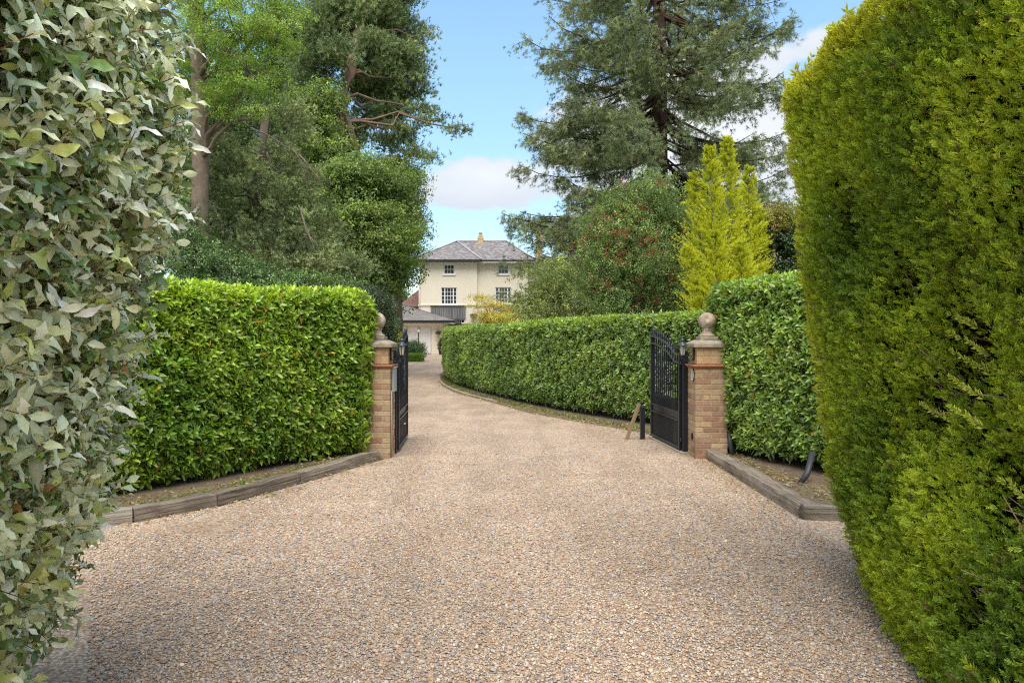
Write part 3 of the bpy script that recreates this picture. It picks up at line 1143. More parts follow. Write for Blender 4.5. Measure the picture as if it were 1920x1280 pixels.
# beds behind the sleepers (raised soil)
tag(sheet('soil_bed', [(-3.42, 6.3), (-2.96, 6.85), (-2.5, 7.88), (-1.95, 9.3), (-2.2, 10.6), (-5, 9.5), (-7, 6), (-6, 5.2), (-4.6, 5.4), (-3.8, 6.0)], .075, SOIL), kind='structure')
tag(sheet('soil_bed', [(2.80, 9.9), (2.80, 6.35), (3.6, 6.3), (6, 5.5), (6, 9.9)], .075, SOIL), kind='structure')

# leaf litter and small weeds (uncountable)
lf = Fol()
LT = [leaf(1, .35, 2, .3, .15) for _ in range(4)]


def litter(pts, n, spread, z, cols, s=(.025, .065)):
    n = int(n * .7)
    pt, u = resample(pts)
    i = R.integers(0, len(pt), n)
    P = np.concatenate([pt[i] + R.normal(0, spread, (n, 2)), np.full((n, 1), z) + R.uniform(0, .02, (n, 1))], 1)
    cc = np.array(cols)[R.integers(0, len(cols), n)]
    lf.add(LT, P, np.concatenate([R.normal(0, 1, (n, 2)), R.normal(0, .15, (n, 1))], 1), np.array([0, 0, 1.]) + R.normal(0, .35, (n, 3)), R.uniform(*s, n), jitcol(cc, n, .25, .08))


LC = [(.36, .29, .13), (.30, .20, .11), (.24, .28, .07), (.40, .33, .18), (.20, .13, .08), (.32, .30, .11)]
litter([(-4.2, 6.0), (-3.3, 7.0), (-2.8, 7.9), (-2.2, 9.1)], 900, .12, .085, LC)
litter([(-3.5, 6.0), (-2.85, 6.7), (-2.35, 7.7), (-1.75, 9.2)], 260, .07, .018, LC)
litter([(2.98, 9.2), (3.0, 8.2), (3.1, 7.2), (3.3, 6.5)], 900, .12, .085, LC)
litter([(2.6, 9.2), (2.55, 8.0), (2.5, 6.4)], 420, .10, .018, [(.36, .22, .12), (.42, .3, .16), (.3, .3, .1)], (.02, .05))
edge = [(2.5, 11.6), (2.05, 12.6), (1.45, 13.6), (.7, 14.9), (.1, 16.4), (-.6, 18.2), (-1.4, 20.2), (-2.1, 22.8), (-2.6, 25.6)]
litter(edge, 2600, .17, .012, LC, (.04, .1))
litter([(2.2, 11.2), (2.0, 10.6), (1.9, 11.5)], 120, .25, .018, LC, (.02, .05))
litter([(-1.3, 9.8), (-1.45, 11), (-1.5, 13)], 160, .12, .018, [(.33, .22, .12), (.36, .28, .16)], (.02, .05))
litter([(-2, 5), (0, 6), (2, 5), (1, 4)], 90, .9, .018, [(.3, .38, .08), (.4, .36, .12), (.22, .15, .09)], (.015, .035))
tag(lf.build('leaf_litter', LEAF_MATT), 'yellowed fallen leaves and clippings along the hedge feet', 'leaf litter', kind='stuff')
gw = Fol()
GT = [tuft(10, 1, .05, .6) for _ in range(4)]
pt, u = resample(edge + [(-2.9, 29)])
n = 900
i = R.integers(0, len(pt), n)
gw.add(GT, np.concatenate([pt[i] + R.normal(0, .10, (n, 2)) + np.array([.12, .05]), np.full((n, 1), .01)], 1), np.array([0, 0, 1.]) + R.normal(0, .3, (n, 3)), R.normal(0, 1, (n, 3)),
       R.uniform(.03, .08, n), jitcol(C_([[.17, .24, .04]]), n, .25, .1))
pt, u = resample([(-4.0, 6.1), (-3.2, 6.95), (-2.72, 7.9), (-2.05, 9.2)])
n = 260
i = R.integers(0, len(pt), n)
gw.add(GT, np.concatenate([pt[i] + R.normal(0, .05, (n, 2)), np.full((n, 1), .08)], 1), np.array([0, 0, 1.]) + R.normal(0, .3, (n, 3)), R.normal(0, 1, (n, 3)),
       R.uniform(.02, .05, n), jitcol(C_([[.20, .28, .05]]), n, .25, .1))
tag(gw.build('weeds', LEAF_MATT), 'low grass and weeds at the gravel edge', 'weeds', kind='stuff')

# low stone edging curving along the long hedge
sb = MB()
pt, u = resample(edge + [(-2.95, 29)], .05)
s_ = 0.0
while s_ < u[-1] - .25:
    x, y = np.interp(s_ + .11, u, pt[:, 0]), np.interp(s_ + .11, u, pt[:, 1])
    x2, y2 = np.interp(s_ + .14, u, pt[:, 0]), np.interp(s_ + .14, u, pt[:, 1])
    if y > 17.3:
        k = random.uniform(.8, 1.1)
        sb.box((x - .12, y - .05, .012), (.21, .09, .075), math.atan2(y2 - y, x2 - x), (.34 * k, .27 * k, .21 * k))
    s_ += .23
tag(sb.build('stone_edging', BRICK, None, .008), 'low curved row of small stone setts edging the gravel beside the long hedge', 'edging')


# ------------------------------------------------------------------ gate pillars
def brick_col():
    c = random.choice([(.43, .30, .17), (.40, .27, .15), (.47, .33, .19), (.36, .22, .14), (.30, .17, .105), (.43, .31, .19), (.37, .25, .15), (.33, .20, .13), (.40, .29, .17)])
    k = random.uniform(.88, 1.12)
    return tuple(v * k for v in c)


def pillar(label, cx, y0, group='brick gate pillars', pit=False):
    root = empty('gate_pillar', (cx, y0 + .22, 0), label, 'pillar', group)
    wd, bt = .44, .1
    x0, x1, yb = cx - wd / 2, cx + wd / 2, y0 + wd
    pitch = 1.25 / 17
    bh = pitch - .010
    m = MB()
    for k in range(17):
        z = k * pitch + bh / 2 + .005
        g = .010
        if k % 2 == 0:
            for yy in (y0 + bt / 2, yb - bt / 2):
                for s in (-1, 1):
                    m.box((cx + s * (wd / 4 + g / 4), yy, z), (wd / 2 - g / 2, bt, bh), 0, brick_col())
            for xx in (x0 + bt / 2, x1 - bt / 2):
                m.box((xx, y0 + wd / 2, z), (bt, wd - 2 * bt - 2 * g, bh), 0, brick_col())
        else:
            for xx in (x0 + bt / 2, x1 - bt / 2):
                for s in (-1, 1):
                    m.box((xx, y0 + wd / 2 + s * (wd / 4 + g / 4), z), (bt, wd / 2 - g / 2, bh), 0, brick_col())
            for yy in (y0 + bt / 2, yb - bt / 2):
                m.box((cx, yy, z), (wd - 2 * bt - 2 * g, bt, bh), 0, brick_col())
    # neck: two rows of small upright blocks
    wn = .40
    for r_ in range(2):
        z = 1.305 + .115 * r_ + .055
        for s in range(4):
            t = -wn / 2 + (s + .5) * wn / 4
            c_ = random.choice([(.44, .29, .16), (.42, .24, .13), (.38, .27, .16), (.46, .32, .18)])
            for yy in (y0 + .02 + .045, yb - .02 - .045):
                m.box((cx + t, yy, z), (wn / 4 - .008, .09, .106), 0, c_)
            if s in (1, 2):
                for xx in (cx - wn / 2 + .045, cx + wn / 2 - .045):
                    m.box((xx, y0 + wd / 2 + (t * 1.0), z), (.09, wn / 4 - .008, .106), 0, random.choice([(.42, .24, .13), (.44, .3, .17)]))
    m.build('brickwork', BRICK, root, .004)
    mo = MB()
    mo.box((cx, y0 + wd / 2, .625), (wd - .012, wd - .012, 1.24))
    mo.box((cx, y0 + wd / 2, 1.42), (wn - .012, wn - .012, .235))
    mo.build('mortar', MORTAR, root)
    b = MB()
    b.box((cx, y0 + wd / 2, 1.262), (wd + .05, wd + .05, .018))
    b.box((cx, y0 + wd / 2, 1.284), (wd + .075, wd + .075, .026))
    b.build('tile_course', TERRA, root, .006)
    c = MB()
    c.box((cx, y0 + wd / 2, 1.562), (.495, .495, .052))
    c.frustum((cx, y0 + wd / 2), .485, .30, 1.589, 1.635)
    c.box((cx, y0 + wd / 2, 1.662), (.25, .25, .043))
    c.build('capstone', STONE2, root, .007)
    f = MB()
    prof = [(.115, 1.684), (.118, 1.70), (.10, 1.712), (.075, 1.73), (.066, 1.75), (.064, 1.775), (.072, 1.785), (.075, 1.793)]
    f.lathe((cx, y0 + wd / 2, 0), prof, 28)
    ball = [(max(.122 * cos(a), .001), 1.903 + .12 * sin(a)) for a in np.linspace(-pi / 2 + .12, pi / 2, 22)]
    f.lathe((cx, y0 + wd / 2, 0), ball, 32)
    if pit:
        bc = Vector((cx, y0 + wd / 2, 1.903))
        pd = Vector((-.25, -1, .32)).normalized()
        for i_, p_ in enumerate(f.v):
            q_ = Vector(p_) - bc
            if q_.length < .135:
                k_ = math.exp(-((q_.normalized() - pd).length / .28) ** 2)
                f.v[i_] = tuple(bc + q_ * (1 - .2 * k_))
    f.build('ball_finial', STONE, root)
    return root


PR = pillar('brick pillar with a stone ball, oval plaque and worn pit in its ball, before the taller laurel', 2.735, 9.36, pit=True)
PL = pillar('brick pillar with a stone ball, half covered by the bright laurel hedge', -1.895, 9.36)

# oval plaque on the right pillar's inner side
pq = MB()
vs, n_ = [], 28
for dx in (-.012, .0):
    for k in range(n_):
        q = 2 * pi * k / n_
        vs.append((2.515 + dx, 9.47 + .062 * cos(q), 1.155 + .088 * sin(q)))
pq.add(vs, [tuple(range(n_)), tuple(range(n_, 2 * n_))[::-1]] + [(k, (k + 1) % n_, n_ + (k + 1) % n_, n_ + k) for k in range(n_)])
pl_root = pq.build('oval_plaque', IRON, None)
tag(pl_root, 'small oval black and white name plaque on the inner side of the brick pillar', 'plaque')
lt = MB()
ring = [(2.5015, 9.47 + .054 * cos(q), 1.155 + .079 * sin(q)) for q in np.linspace(0, 2 * pi, 29)]
lt.tube(ring, .0035, 5)
for zz, hw in ((1.195, .028), (1.17, .038), (1.145, .040), (1.12, .034), (1.097, .022)):
    y = 9.47 - hw
    while y < 9.47 + hw:
        lt.box((2.5015, y, zz + random.uniform(-.002, .002)), (.003, .006, .012))
        y += .0125
lt.build('lettering', WHITE, pl_root)
# pit in the ball
# small black box low on the pillar, and metal control box on the left pillar
bx = MB().box((2.505, 9.50, .30), (.02, .045, .085)).build('magnet_box', IRON, None, .004)
tag(bx, 'small black box low on the inner face of the plaque pillar', 'box')
cb = MB()
cb.box((-1.655, 9.60, 1.08), (.035, .22, .33))
cb.box((-1.648, 9.60, 1.255), (.055, .24, .02))
o = cb.build('control_box', PLAS, None, .004)
tag(o, 'grey control box on the inner side of the pillar, below its lantern', 'box')
cd = MB().tube([(-1.665, 9.44, .93), (-1.667, 9.44, .5), (-1.665, 9.44, .02)], .009, 6)
cd.build('conduit', PLAS, o)


# ------------------------------------------------------------------ lanterns on scroll brackets
def lantern(label, wallx, y, sgn, z=1.42, group='black bracket lanterns on the gate pillars'):
    """wallx: pillar face; sgn: direction out of the pillar"""
    root = empty('wall_lantern', (wallx, y, z), label, 'lantern', group)
    cx = wallx + sgn * .165
    m = MB()
    m.box((wallx + sgn * .009, y, 1.44), (.016, .05, .19))
    m.build('wall_plate', IRON, root, .003)
    a = MB()
    pts = []
    for q in np.linspace(0, 1, 12):
        an = pi * 1.15 * q
        pts.append((wallx + sgn * (.02 + .145 * q), y, 1.375 - .05 * sin(an) + .02 * q))
    a.tube(pts, .008, 6)
    for (ccx, ccz, r0) in ((.07, 1.40, .034), (.11, 1.43, .022)):
        sp_ = [(wallx + sgn * (ccx + r0 * (1 - .5 * t) * cos(5.2 * t + 2)), y, ccz + r0 * (1 - .5 * t) * sin(5.2 * t + 2)) for t in np.linspace(0, 1, 14)]
        a.tube(sp_, .0055, 5)
    a.tube([(wallx, y, 1.50), (wallx + sgn * .05, y, 1.475), (wallx + sgn * .09, y, 1.42)], .006, 5)
    a.lathe((cx, y, 1.385), [(.004, -.02), (.016, -.01), (.022, .01), (.014, .025), (.03, .035)], 10)
    a.build('scroll_bracket', IRON, root)
    g = MB()
    g.lathe((cx, y, 0), [(.030, 1.425), (.052, 1.555)], 6, smooth=False, rot=.5)
    g.build('glass', GLASS, root)
    c = MB()
    for k in range(6):
        q = 2 * pi * k / 6 + .5
        c.tube([(cx + .031 * cos(q), y + .031 * sin(q), 1.42), (cx + .054 * cos(q), y + .054 * sin(q), 1.56)], .0045, 4)
    c.lathe((cx, y, 0), [(.034, 1.415), (.036, 1.428)], 6, rot=.5, smooth=False)
    c.lathe((cx, y, 0), [(.022, 1.405), (.03, 1.417)], 12)
    c.build('cage', IRON, root)
    r = MB()
    r.lathe((cx, y, 0), [(.078, 1.558), (.080, 1.563), (.052, 1.585), (.034, 1.60), (.030, 1.612), (.024, 1.614), (.022, 1.628), (.038, 1.632), (.036, 1.640),
                         (.014, 1.652), (.010, 1.66), (.013, 1.667), (.003, 1.68)], 18)
    r.build('roof', IRON_HI, root)
    return root


lantern('black lantern on a scroll bracket beside the plaque pillar and the gate', 2.535, 9.50, -1)
lantern('black lantern on a scroll bracket above the grey control box', -1.695, 9.50, 1)


# ------------------------------------------------------------------ gates
def gate(label, hinge, free, side):
    h, fr = Vector((*hinge, 0)), Vector((*free, 0))
    L = (fr - h).length
    ang = math.atan2(fr.y - h.y, fr.x - h.x)
    root = empty('driveway_gate', (h.x, h.y, 0), label, 'gate', 'open wrought iron gate leaves', rz=ang)
    M = Matrix.Translation(h) @ Matrix.Rotation(ang, 4, 'Z')

    def top(u):
        t = 1 - u / L          # 0 at free end
        return np.interp(t, [0, .12, .3, .5, .66, .8, .86, 1], [1.69, 1.685, 1.655, 1.60, 1.53, 1.445, 1.425, 1.42])

    def T(u, v, z):
        return M @ Vector((u, v, z))
    fm = MB()
    fm.box((.03, 0, .74), (.05, .05, 1.38), M=M)
    fm.box((L - .025, 0, .88), (.05, .05, 1.66), M=M)
    fm.box((L / 2, 0, .075), (L - .11, .045, .045), M=M)
    for z in (.47, .585):
        fm.box((L / 2, 0, z), (L - .11, .04, .028), M=M)
    fm.build('frame', IRON, root, .003)
    ar = MB()
    us = np.linspace(.05, L - .04, 26)
    for off in (0, -.115):
        pts = [(u, top(u) + off) for u in us]
        vs, fs = [], []
        for (u, z) in pts:
            for v in (-.02, .02):
                for dz in (-.012, .012):
                    vs.append(T(u, v, z + dz))
        for i in range(len(pts) - 1):
            a = i * 4
            fs += [(a, a + 4, a + 5, a + 1), (a + 2, a + 3, a + 7, a + 6), (a + 1, a + 5, a + 7, a + 3), (a, a + 2, a + 6, a + 4)]
        fs += [(0, 1, 3, 2), (len(vs) - 4, len(vs) - 2, len(vs) - 1, len(vs) - 3)]
        ar.add(vs, fs)
        ar.build('arched_rail', IRON_HI, root)
        ar = MB()
    for z in (.4865, .6015, .05):
        ar.box((L / 2, side * .026, z - .012), (L - .11, .006, .012), M=M)
    ar.build('rail_strips', IRON_HI, root)
    b = MB()
    nb = 13
    for i in range(1, nb):
        u = .055 + (L - .105) * i / nb
        zt = top(u) + .075
        b.box((u, 0, (zt + .6) / 2), (.014, .014, zt - .6), M=M)
        vs = [T(u - .011, -.011, zt), T(u + .011, -.011, zt), T(u + .011, .011, zt), T(u - .011, .011, zt), T(u, 0, zt + .055)]
        b.add(vs, [(3, 2, 1, 0), (0, 1, 4), (1, 2, 4), (2, 3, 4), (3, 0, 4)])
    for i in range(nb):
        u = .055 + (L - .105) * (i + .5) / nb
        b.box((u, 0, .665), (.012, .012, .13), M=M)
        vs = [T(u - .012, -.012, .73), T(u + .012, -.012, .73), T(u + .012, .012, .73), T(u - .012, .012, .73), T(u, 0, .79)]
        b.add(vs, [(3, 2, 1, 0), (0, 1, 4), (1, 2, 4), (2, 3, 4), (3, 0, 4)])
    vs = [T(L - .04, -.014, 1.71), T(L - .012, -.014, 1.71), T(L - .012, .014, 1.71), T(L - .04, .014, 1.71), T(L - .026, 0, 1.84)]
    b.add(vs, [(3, 2, 1, 0), (0, 1, 4), (1, 2, 4), (2, 3, 4), (3, 0, 4)])
    b.build('bars', IRON, root)
    p = MB()
    p.box((L / 2, 0, .33), (L - .11, .006, .48), M=M)
    for i in range(1, 2 * nb):
        u = .055 + (L - .105) * i / (2 * nb)
        p.box((u, 0, .276), (.014, .018, .362), M=M)
    p.build('lower_panel', IRON, root)
    s = MB()
    uc = L * .66
    for sg in (-1, 1):
        for (zc, r0, fl) in ((1.34, .055, 1), (1.19, .06, -1), (.97, .055, 1), (1.08, .045, -1)):
            pts = [T(uc + sg * (.02 + r0 * (1 - .62 * t) * (1 + cos(6 * t + pi)) * .9), side * .012, zc + fl * r0 * (1 - .62 * t) * sin(6 * t) * 1.5) for t in np.linspace(0, 1, 18)]
            s.tube(pts, .009, 5)
    s.tube([T(uc, side * .012, .88), T(uc, side * .012, 1.46)], .008, 5)
    s.tube([T(uc + .05 * cos(q), side * .012, .90 + .05 * sin(q)) for q in np.linspace(0, 2 * pi, 15)], .008, 5)
    s.build('scroll_ornament', IRON_HI, root)
    for z in (.2, 1.3):
        MB().box((-.02, 0, z), (.06, .03, .05), M=M).build('hinge', IRON, root, .003)
    return root, M, L


g1, M1, L1 = gate('right-hand black iron gate leaf with arched top, swung open in front of the long hedge', (2.44, 9.86), (2.31, 11.28), -1)
g2, M2, L2 = gate('left-hand black iron gate leaf seen almost edge on beside the grey control box', (-1.655, 9.86), (-1.735, 11.25), -1)
MB().box((L2 * .55, -.03, .33), (.05, .02, .018), M=M2).build('handle', WHITE, g2, .003)
for (x, lab) in ((2.485, 'square black iron hinge post between the gate leaf and the plaque pillar'), (-1.672, 'square black iron hinge post behind the grey control box')):
    m = MB()
    m.box((x, 9.80 + .0, .74), (.075 if x > 0 else .04, .075, 1.44))
    m.frustum((x, 9.80), .082 if x > 0 else .05, .03, 1.461, 1.485)
    tag(m.build('hinge_post', IRON, None, .004), lab, 'post', 'gate hinge posts')
# stone threshold below the right gate
m = MB()
for i in range(6):
    t = i / 5
    m.box((2.47 - .12 * t, 9.85 + 1.3 * t, .012), (.14, .24, .05), random.uniform(-.05, .05) + .09, (.36, .30, .22))
tag(m.build('stone_kerb', BRICK, None, .01), 'short kerb of pale stones in the gravel under the right-hand gate leaf', 'kerb')

# bollard, leaning stake, pipes
bo = empty('bollard', (2.13, 11.15, 0), 'slim black bollard with a ball top behind the leaning wooden stake', 'bollard')
m = MB()
m.box((2.13, 11.15, .27), (.072, .072, .54))
m.build('post', IRON, bo, .005)
m = MB()
m.lathe((2.13, 11.15, .542), [(.034, 0), (.036, .012), (.02, .018), (.018, .03)] + [(.034 * cos(a), .062 + .034 * sin(a)) for a in np.linspace(-1, 1.5, 9)], 16)
m.build('ball_top', IRON, bo)
m = MB()
a_, b_ = Vector((1.86, 11.1, .0)), Vector((2.075, 11.14, .585))
d_ = b_ - a_
M = Matrix.Translation((a_ + b_) / 2) @ d_.to_track_quat('Z', 'Y').to_matrix().to_4x4()
m.box((0, 0, 0), (.045, .05, d_.length), M=M)
tag(m.build('wooden_stake', simple('stake_wood', (.27, .19, .10), .85, .25, 14, bump=.5), None, .004), 'grey-brown wooden stake leaning against the black bollard', 'stake')
m = MB()
p0, p1 = WP(1500, 917, 7.5), WP(1524, 872, 7.55)
p0[2] = .06
m.tube([tuple(p0), tuple(p0 * .5 + p1 * .5 + np.array([0.01, 0, .02])), tuple(p1 + np.array([.04, .1, .12]))], .033, 14)
tag(m.build('drain_pipe', PIPE), 'dark plastic pipe sticking out of the soil under the taller laurel, near the conifer hedge', 'pipe')
m = MB()
m.tube([(3.0, 9.30, .05), (2.99, 9.33, .2), (2.97, 9.36, .36)], .03, 12)
tag(m.build('drain_pipe', PIPE), 'dark pipe stub at the foot of the plaque pillar', 'pipe')

# ------------------------------------------------------------------ house
HD = 72.0


def hx(px, D=HD): return (px - 960) / F * D
def hz(py, D=HD): return CH + (HY - py) / F * D


def wall_holes(m, x0, x1, z0, z1, y, holes, rev=.14):
    xs = sorted(set([x0, x1] + [h[0] for h in holes] + [h[1] for h in holes]))
    zs = sorted(set([z0, z1] + [h[2] for h in holes] + [h[3] for h in holes]))
    for a, b in zip(xs[:-1], xs[1:]):
        for c, d in zip(zs[:-1], zs[1:]):
            mx, mz = (a + b) / 2, (c + d) / 2
            if any(h[0] < mx < h[1] and h[2] < mz < h[3] for h in holes): continue
            m.add([(a, y, c), (b, y, c), (b, y, d), (a, y, d)], [(0, 1, 2, 3)])
    for (a, b, c, d) in holes:
        m.add([(a, y, c), (b, y, c), (b, y, d), (a, y, d), (a, y + rev, c), (b, y + rev, c), (b, y + rev, d), (a, y + rev, d)],
              [(0, 4, 5, 1), (1, 5, 6, 2), (2, 6, 7, 3), (3, 7, 4, 0)])


def window(parent, x0, x1, z0, z1, y, nx, ny, tri=False, sill=True, rev=.14):
    fw = .07
    m = MB()
    yy = y + rev - .03
    m.box(((x0 + x1) / 2, yy, z0 + fw / 2), (x1 - x0, .06, fw))
    m.box(((x0 + x1) / 2, yy, z1 - fw / 2), (x1 - x0, .06, fw))
    for x in (x0 + fw / 2, x1 - fw / 2):
        m.box((x, yy, (z0 + z1) / 2), (fw, .06, z1 - z0 - 2 * fw))
    ix0, ix1, iz0, iz1 = x0 + fw, x1 - fw, z0 + fw, z1 - fw
    ms = .035
    W_ = ix1 - ix0
    if tri:
        cols = [ix0 + W_ * .2, ix0 + W_ * .4, ix0 + W_ * .6, ix0 + W_ * .8]
        wd = [.11, ms, ms, .11]
    else:
        cols = [ix0 + W_ * k / nx for k in range(1, nx)]
        wd = [ms] * len(cols)
    for x, q in zip(cols, wd):
        m.box((x, yy, (iz0 + iz1) / 2), (q, .05 if q == ms else .056, iz1 - iz0))
    for k in range(1, ny):
        z = iz0 + (iz1 - iz0) * k / ny
        m.box(((ix0 + ix1) / 2, yy + .002, z), (W_, .04, ms if k != ny // 2 or tri is None else .06))
    wo_ = m.build('window', WHITE, parent)
    g = MB()
    g.add([(x0, yy + .02, z0), (x1, yy + .02, z0), (x1, yy + .02, z1), (x0, yy + .02, z1)], [(0, 1, 2, 3)])
    g.build('pane', PANE, wo_)
    if sill:
        MB().box(((x0 + x1) / 2, y - .03, z0 - .08), (x1 - x0 + .3, .16, .15)).build('sill', WHITE, wo_)
    return wo_


house = empty('country_house', (hx(890), HD + 5, 0), 'large cream rendered house with slate hipped roof at the end of the drive', 'house')
xL, xM, xR = hx(785), hx(894.5), hx(990)
zE = hz(490)
yF, yF2, yB = HD, HD + .35, HD + 12
W_top1 = (hx(832.5), hx(851.8), hz(513.5), hz(496))
W_top2 = (hx(933.8), hx(953.4), hz(512.8), hz(495.3))
W_m1 = (hx(827.2), hx(856.5), hz(570), hz(539))
W_m2 = (hx(928.6), hx(958.4), hz(568.5), hz(538))
W_g1 = (hx(851), hx(871), hz(606), hz(598.4))
W_g2 = (hx(955), hx(975), hz(606), hz(598.4))
m = MB()
wall_holes(m, xL, xM, 0, zE, yF, [W_top1, W_m1, W_g1])
wall_holes(m, xM, xR, 0, zE, yF2, [W_top2, W_m2, W_g2])
m.add([(xM, yF, 0), (xM, yF2, 0), (xM, yF2, zE), (xM, yF, zE)], [(0, 1, 2, 3)])
m.add([(xL, yF, 0), (xL, yB, 0), (xL, yB, zE), (xL, yF, zE)], [(0, 3, 2, 1)])
m.add([(xR, yF2, 0), (xR, yB, 0), (xR, yB, zE), (xR, yF2, zE)], [(0, 1, 2, 3)])
m.add([(xL, yB, 0), (xR, yB, 0), (xR, yB, zE), (xL, yB, zE)], [(0, 3, 2, 1)])
m.build('wall', RENDER, house)
sc_ = MB()
sc_.box(((xL + xM) / 2 - .01, yF - .03, hz(572)), (xM - xL + .08, .12, .14))
sc_.box(((xM + xR) / 2, yF2 - .03, hz(572)), (xR - xM - .1, .10, .14))
sc_.build('string_course', RENDER, house)
for w_, y_, tri, nx, ny in ((W_top1, yF, False, 3, 2), (W_top2, yF2, False, 3, 2), (W_m1, yF, True, 5, 4), (W_m2, yF2, True, 5, 4), (W_g1, yF, False, 4, 1), (W_g2, yF2, False, 4, 1)):
    window(house, *w_, y_, nx, ny, tri, sill=ny > 1)
for a, b, y_ in ((808, 873, yF), (924, 973, yF2)):
    c = MB()
    n = int((hx(b) - hx(a)) / .16)
    for k in range(n):
        x = hx(a) + (hx(b) - hx(a)) * (k + .5) / n
        c.box((x, y_ - .10 - .01 * (k % 2), (hz(597) + hz(573)) / 2 - .1), ((hx(b) - hx(a)) / n - .012, .05, hz(573) - hz(597) - .12))
    c.build('timber_cladding', CLAD, house)
    MB().box(((hx(a) + hx(b)) / 2, y_ - .12, hz(573.5)), (hx(b) - hx(a) + .1, .2, .07)).build('cladding_cap', FASCIA, house)
# roof
ov = .75
zr = hz(456, HD + 6) + .2
e = zE + .12
yf, yf2, yb = yF - ov, yF2 - ov, yB + ov
xl, xm, xr = xL - ov + .1, hx(903), xR + ov
ymid = (yf + yb) / 2
ap = (hx(857, ymid), ymid, zr)
rt = (hx(950, ymid), ymid, zr)
ym = yf2 + .0
m = MB()
v = [(xl, yf, e), (xm, yf, e), (xm, yf2, e), (xr, yf2, e), (xr, yb, e), (xl, yb, e), ap, rt]
m.add(v, [(0, 1, 6), (1, 2, 6), (2, 3, 7, 6), (3, 4, 7), (4, 5, 6, 7), (5, 0, 6)])
rf = m.build('roof', SLATE, house)
l_ = MB()
up = Vector((0, -.03, .06))
for a, b in ((v[1], ap), (v[0], ap), (v[3], rt), (ap, rt)):
    l_.tube([Vector(a) + up, Vector(b) + up], .11 if a is v[1] else .07, 6)
l_.build('ridge_flashing', LEAD, rf)
fa = MB()
fa.box(((xl + xm) / 2, yf + .02, e - .12), (xm - xl, .14, .22))
fa.box(((xm + xr) / 2, yf2 + .02, e - .123), (xr - xm, .14, .22))
fa.box((xl + .02, (yf + yb) / 2, e - .118), (.14, yb - yf, .22))
fa.build('gutter', FASCIA, house)
so = MB()
so.box(((xl + xr) / 2, (yf2 + yb) / 2 - .2, e - .26), (xr - xl - .1, yb - yf2 - .3, .06))
so.build('soffit', WHITE, house)
for px in (809, 829, 849, 868, 888, 908, 929, 949, 969):
    br_ = MB()
    br_.box((hx(px), (yF if px < 894 else yF2) - .22, e - .36), (.16, .4, .14))
    br_.build('eaves_bracket', WHITE, house)
ch = MB()
cy_ = ymid - .6
cx_ = hx(901, cy_)
ch.box((cx_, cy_, hz(455, cy_)), (.62, .6, 1.4))
ch.box((cx_, cy_, hz(446.5, cy_)), (.56, .5, .5))
ch.box((cx_, cy_, hz(448, cy_)), (.72, .66, .12))
ch.box((cx_, cy_, hz(456, cy_)), (.80, .7, .10))
ch.box((cx_, cy_, hz(460, cy_)), (.95, .8, .5))
ch.lathe((cx_, cy_, hz(443, cy_)), [(.24, 0), (.2, .1), (.19, .3), (.24, .34), (.24, .4)], 12)
ch.build('chimney', CHIM, rf)
MB().tube([(xL + .12, yF - .07, 3), (xL + .12, yF - .07, e - .3)], .05, 8).build('downpipe', WHITE, house)
# flat porch roof beyond the hedge and round basket
po = MB()
po.box((hx(862, HD - 2), HD - 1.3, hz(609, HD - 2)), (hx(886, HD - 2) - hx(838, HD - 2), 2.2, .22))
po.build('porch_roof', FASCIA, house)
po = MB()
for px in (840, 862, 884):
    po.box((hx(px, HD - 2), HD - 2.1, hz(609, HD - 2) / 2 - .06), (.12, .12, hz(609, HD - 2) - .12))
po.build('porch_post', WHITE, house)

# wing further right, mostly behind the trees
wing = empty('house_wing', (hx(1060), HD + 10, 0), 'lower cream wing of the house glimpsed through the trees', 'house')
m = MB()
x0, x1 = xR + .1, hx(1190)
z1 = hz(500)
wh = [(hx(1015), hx(1035), hz(560), hz(535)), (hx(1085), hx(1105), hz(560), hz(535))]
wall_holes(m, x0, x1, 0, z1, HD + 4, wh)
m.add([(x0, HD + 4, 0), (x0, HD + 12, 0), (x0, HD + 12, z1), (x0, HD + 4, z1)], [(0, 3, 2, 1)])
m.add([(x1, HD + 4, 0), (x1, HD + 12, 0), (x1, HD + 12, z1), (x1, HD + 4, z1)], [(0, 1, 2, 3)])
m.build('wall', RENDER, wing)
for h_ in wh: window(wing, *h_, HD + 4, 3, 4)
m = MB()
m.add([(x0 - .1, HD + 3.5, z1), (x1 + .5, HD + 3.5, z1), (x1 + .5, HD + 12.5, z1), (x0 - .1, HD + 12.5, z1), (x0 + 1, HD + 8, z1 + 2), (x1 - 3.5, HD + 8, z1 + 2)],
      [(0, 1, 5, 4), (1, 2, 5), (2, 3, 4, 5), (3, 0, 4)])
wr = m.build('roof', SLATE, wing)
m = MB()
m.box((hx(1011, HD + 8), HD + 8, hz(460, HD + 8)), (.7, .7, 3.2))
m.box((hx(1011, HD + 8), HD + 8, hz(445, HD + 8)), (.82, .82, .2))
m.build('chimney', CHIM, wr)

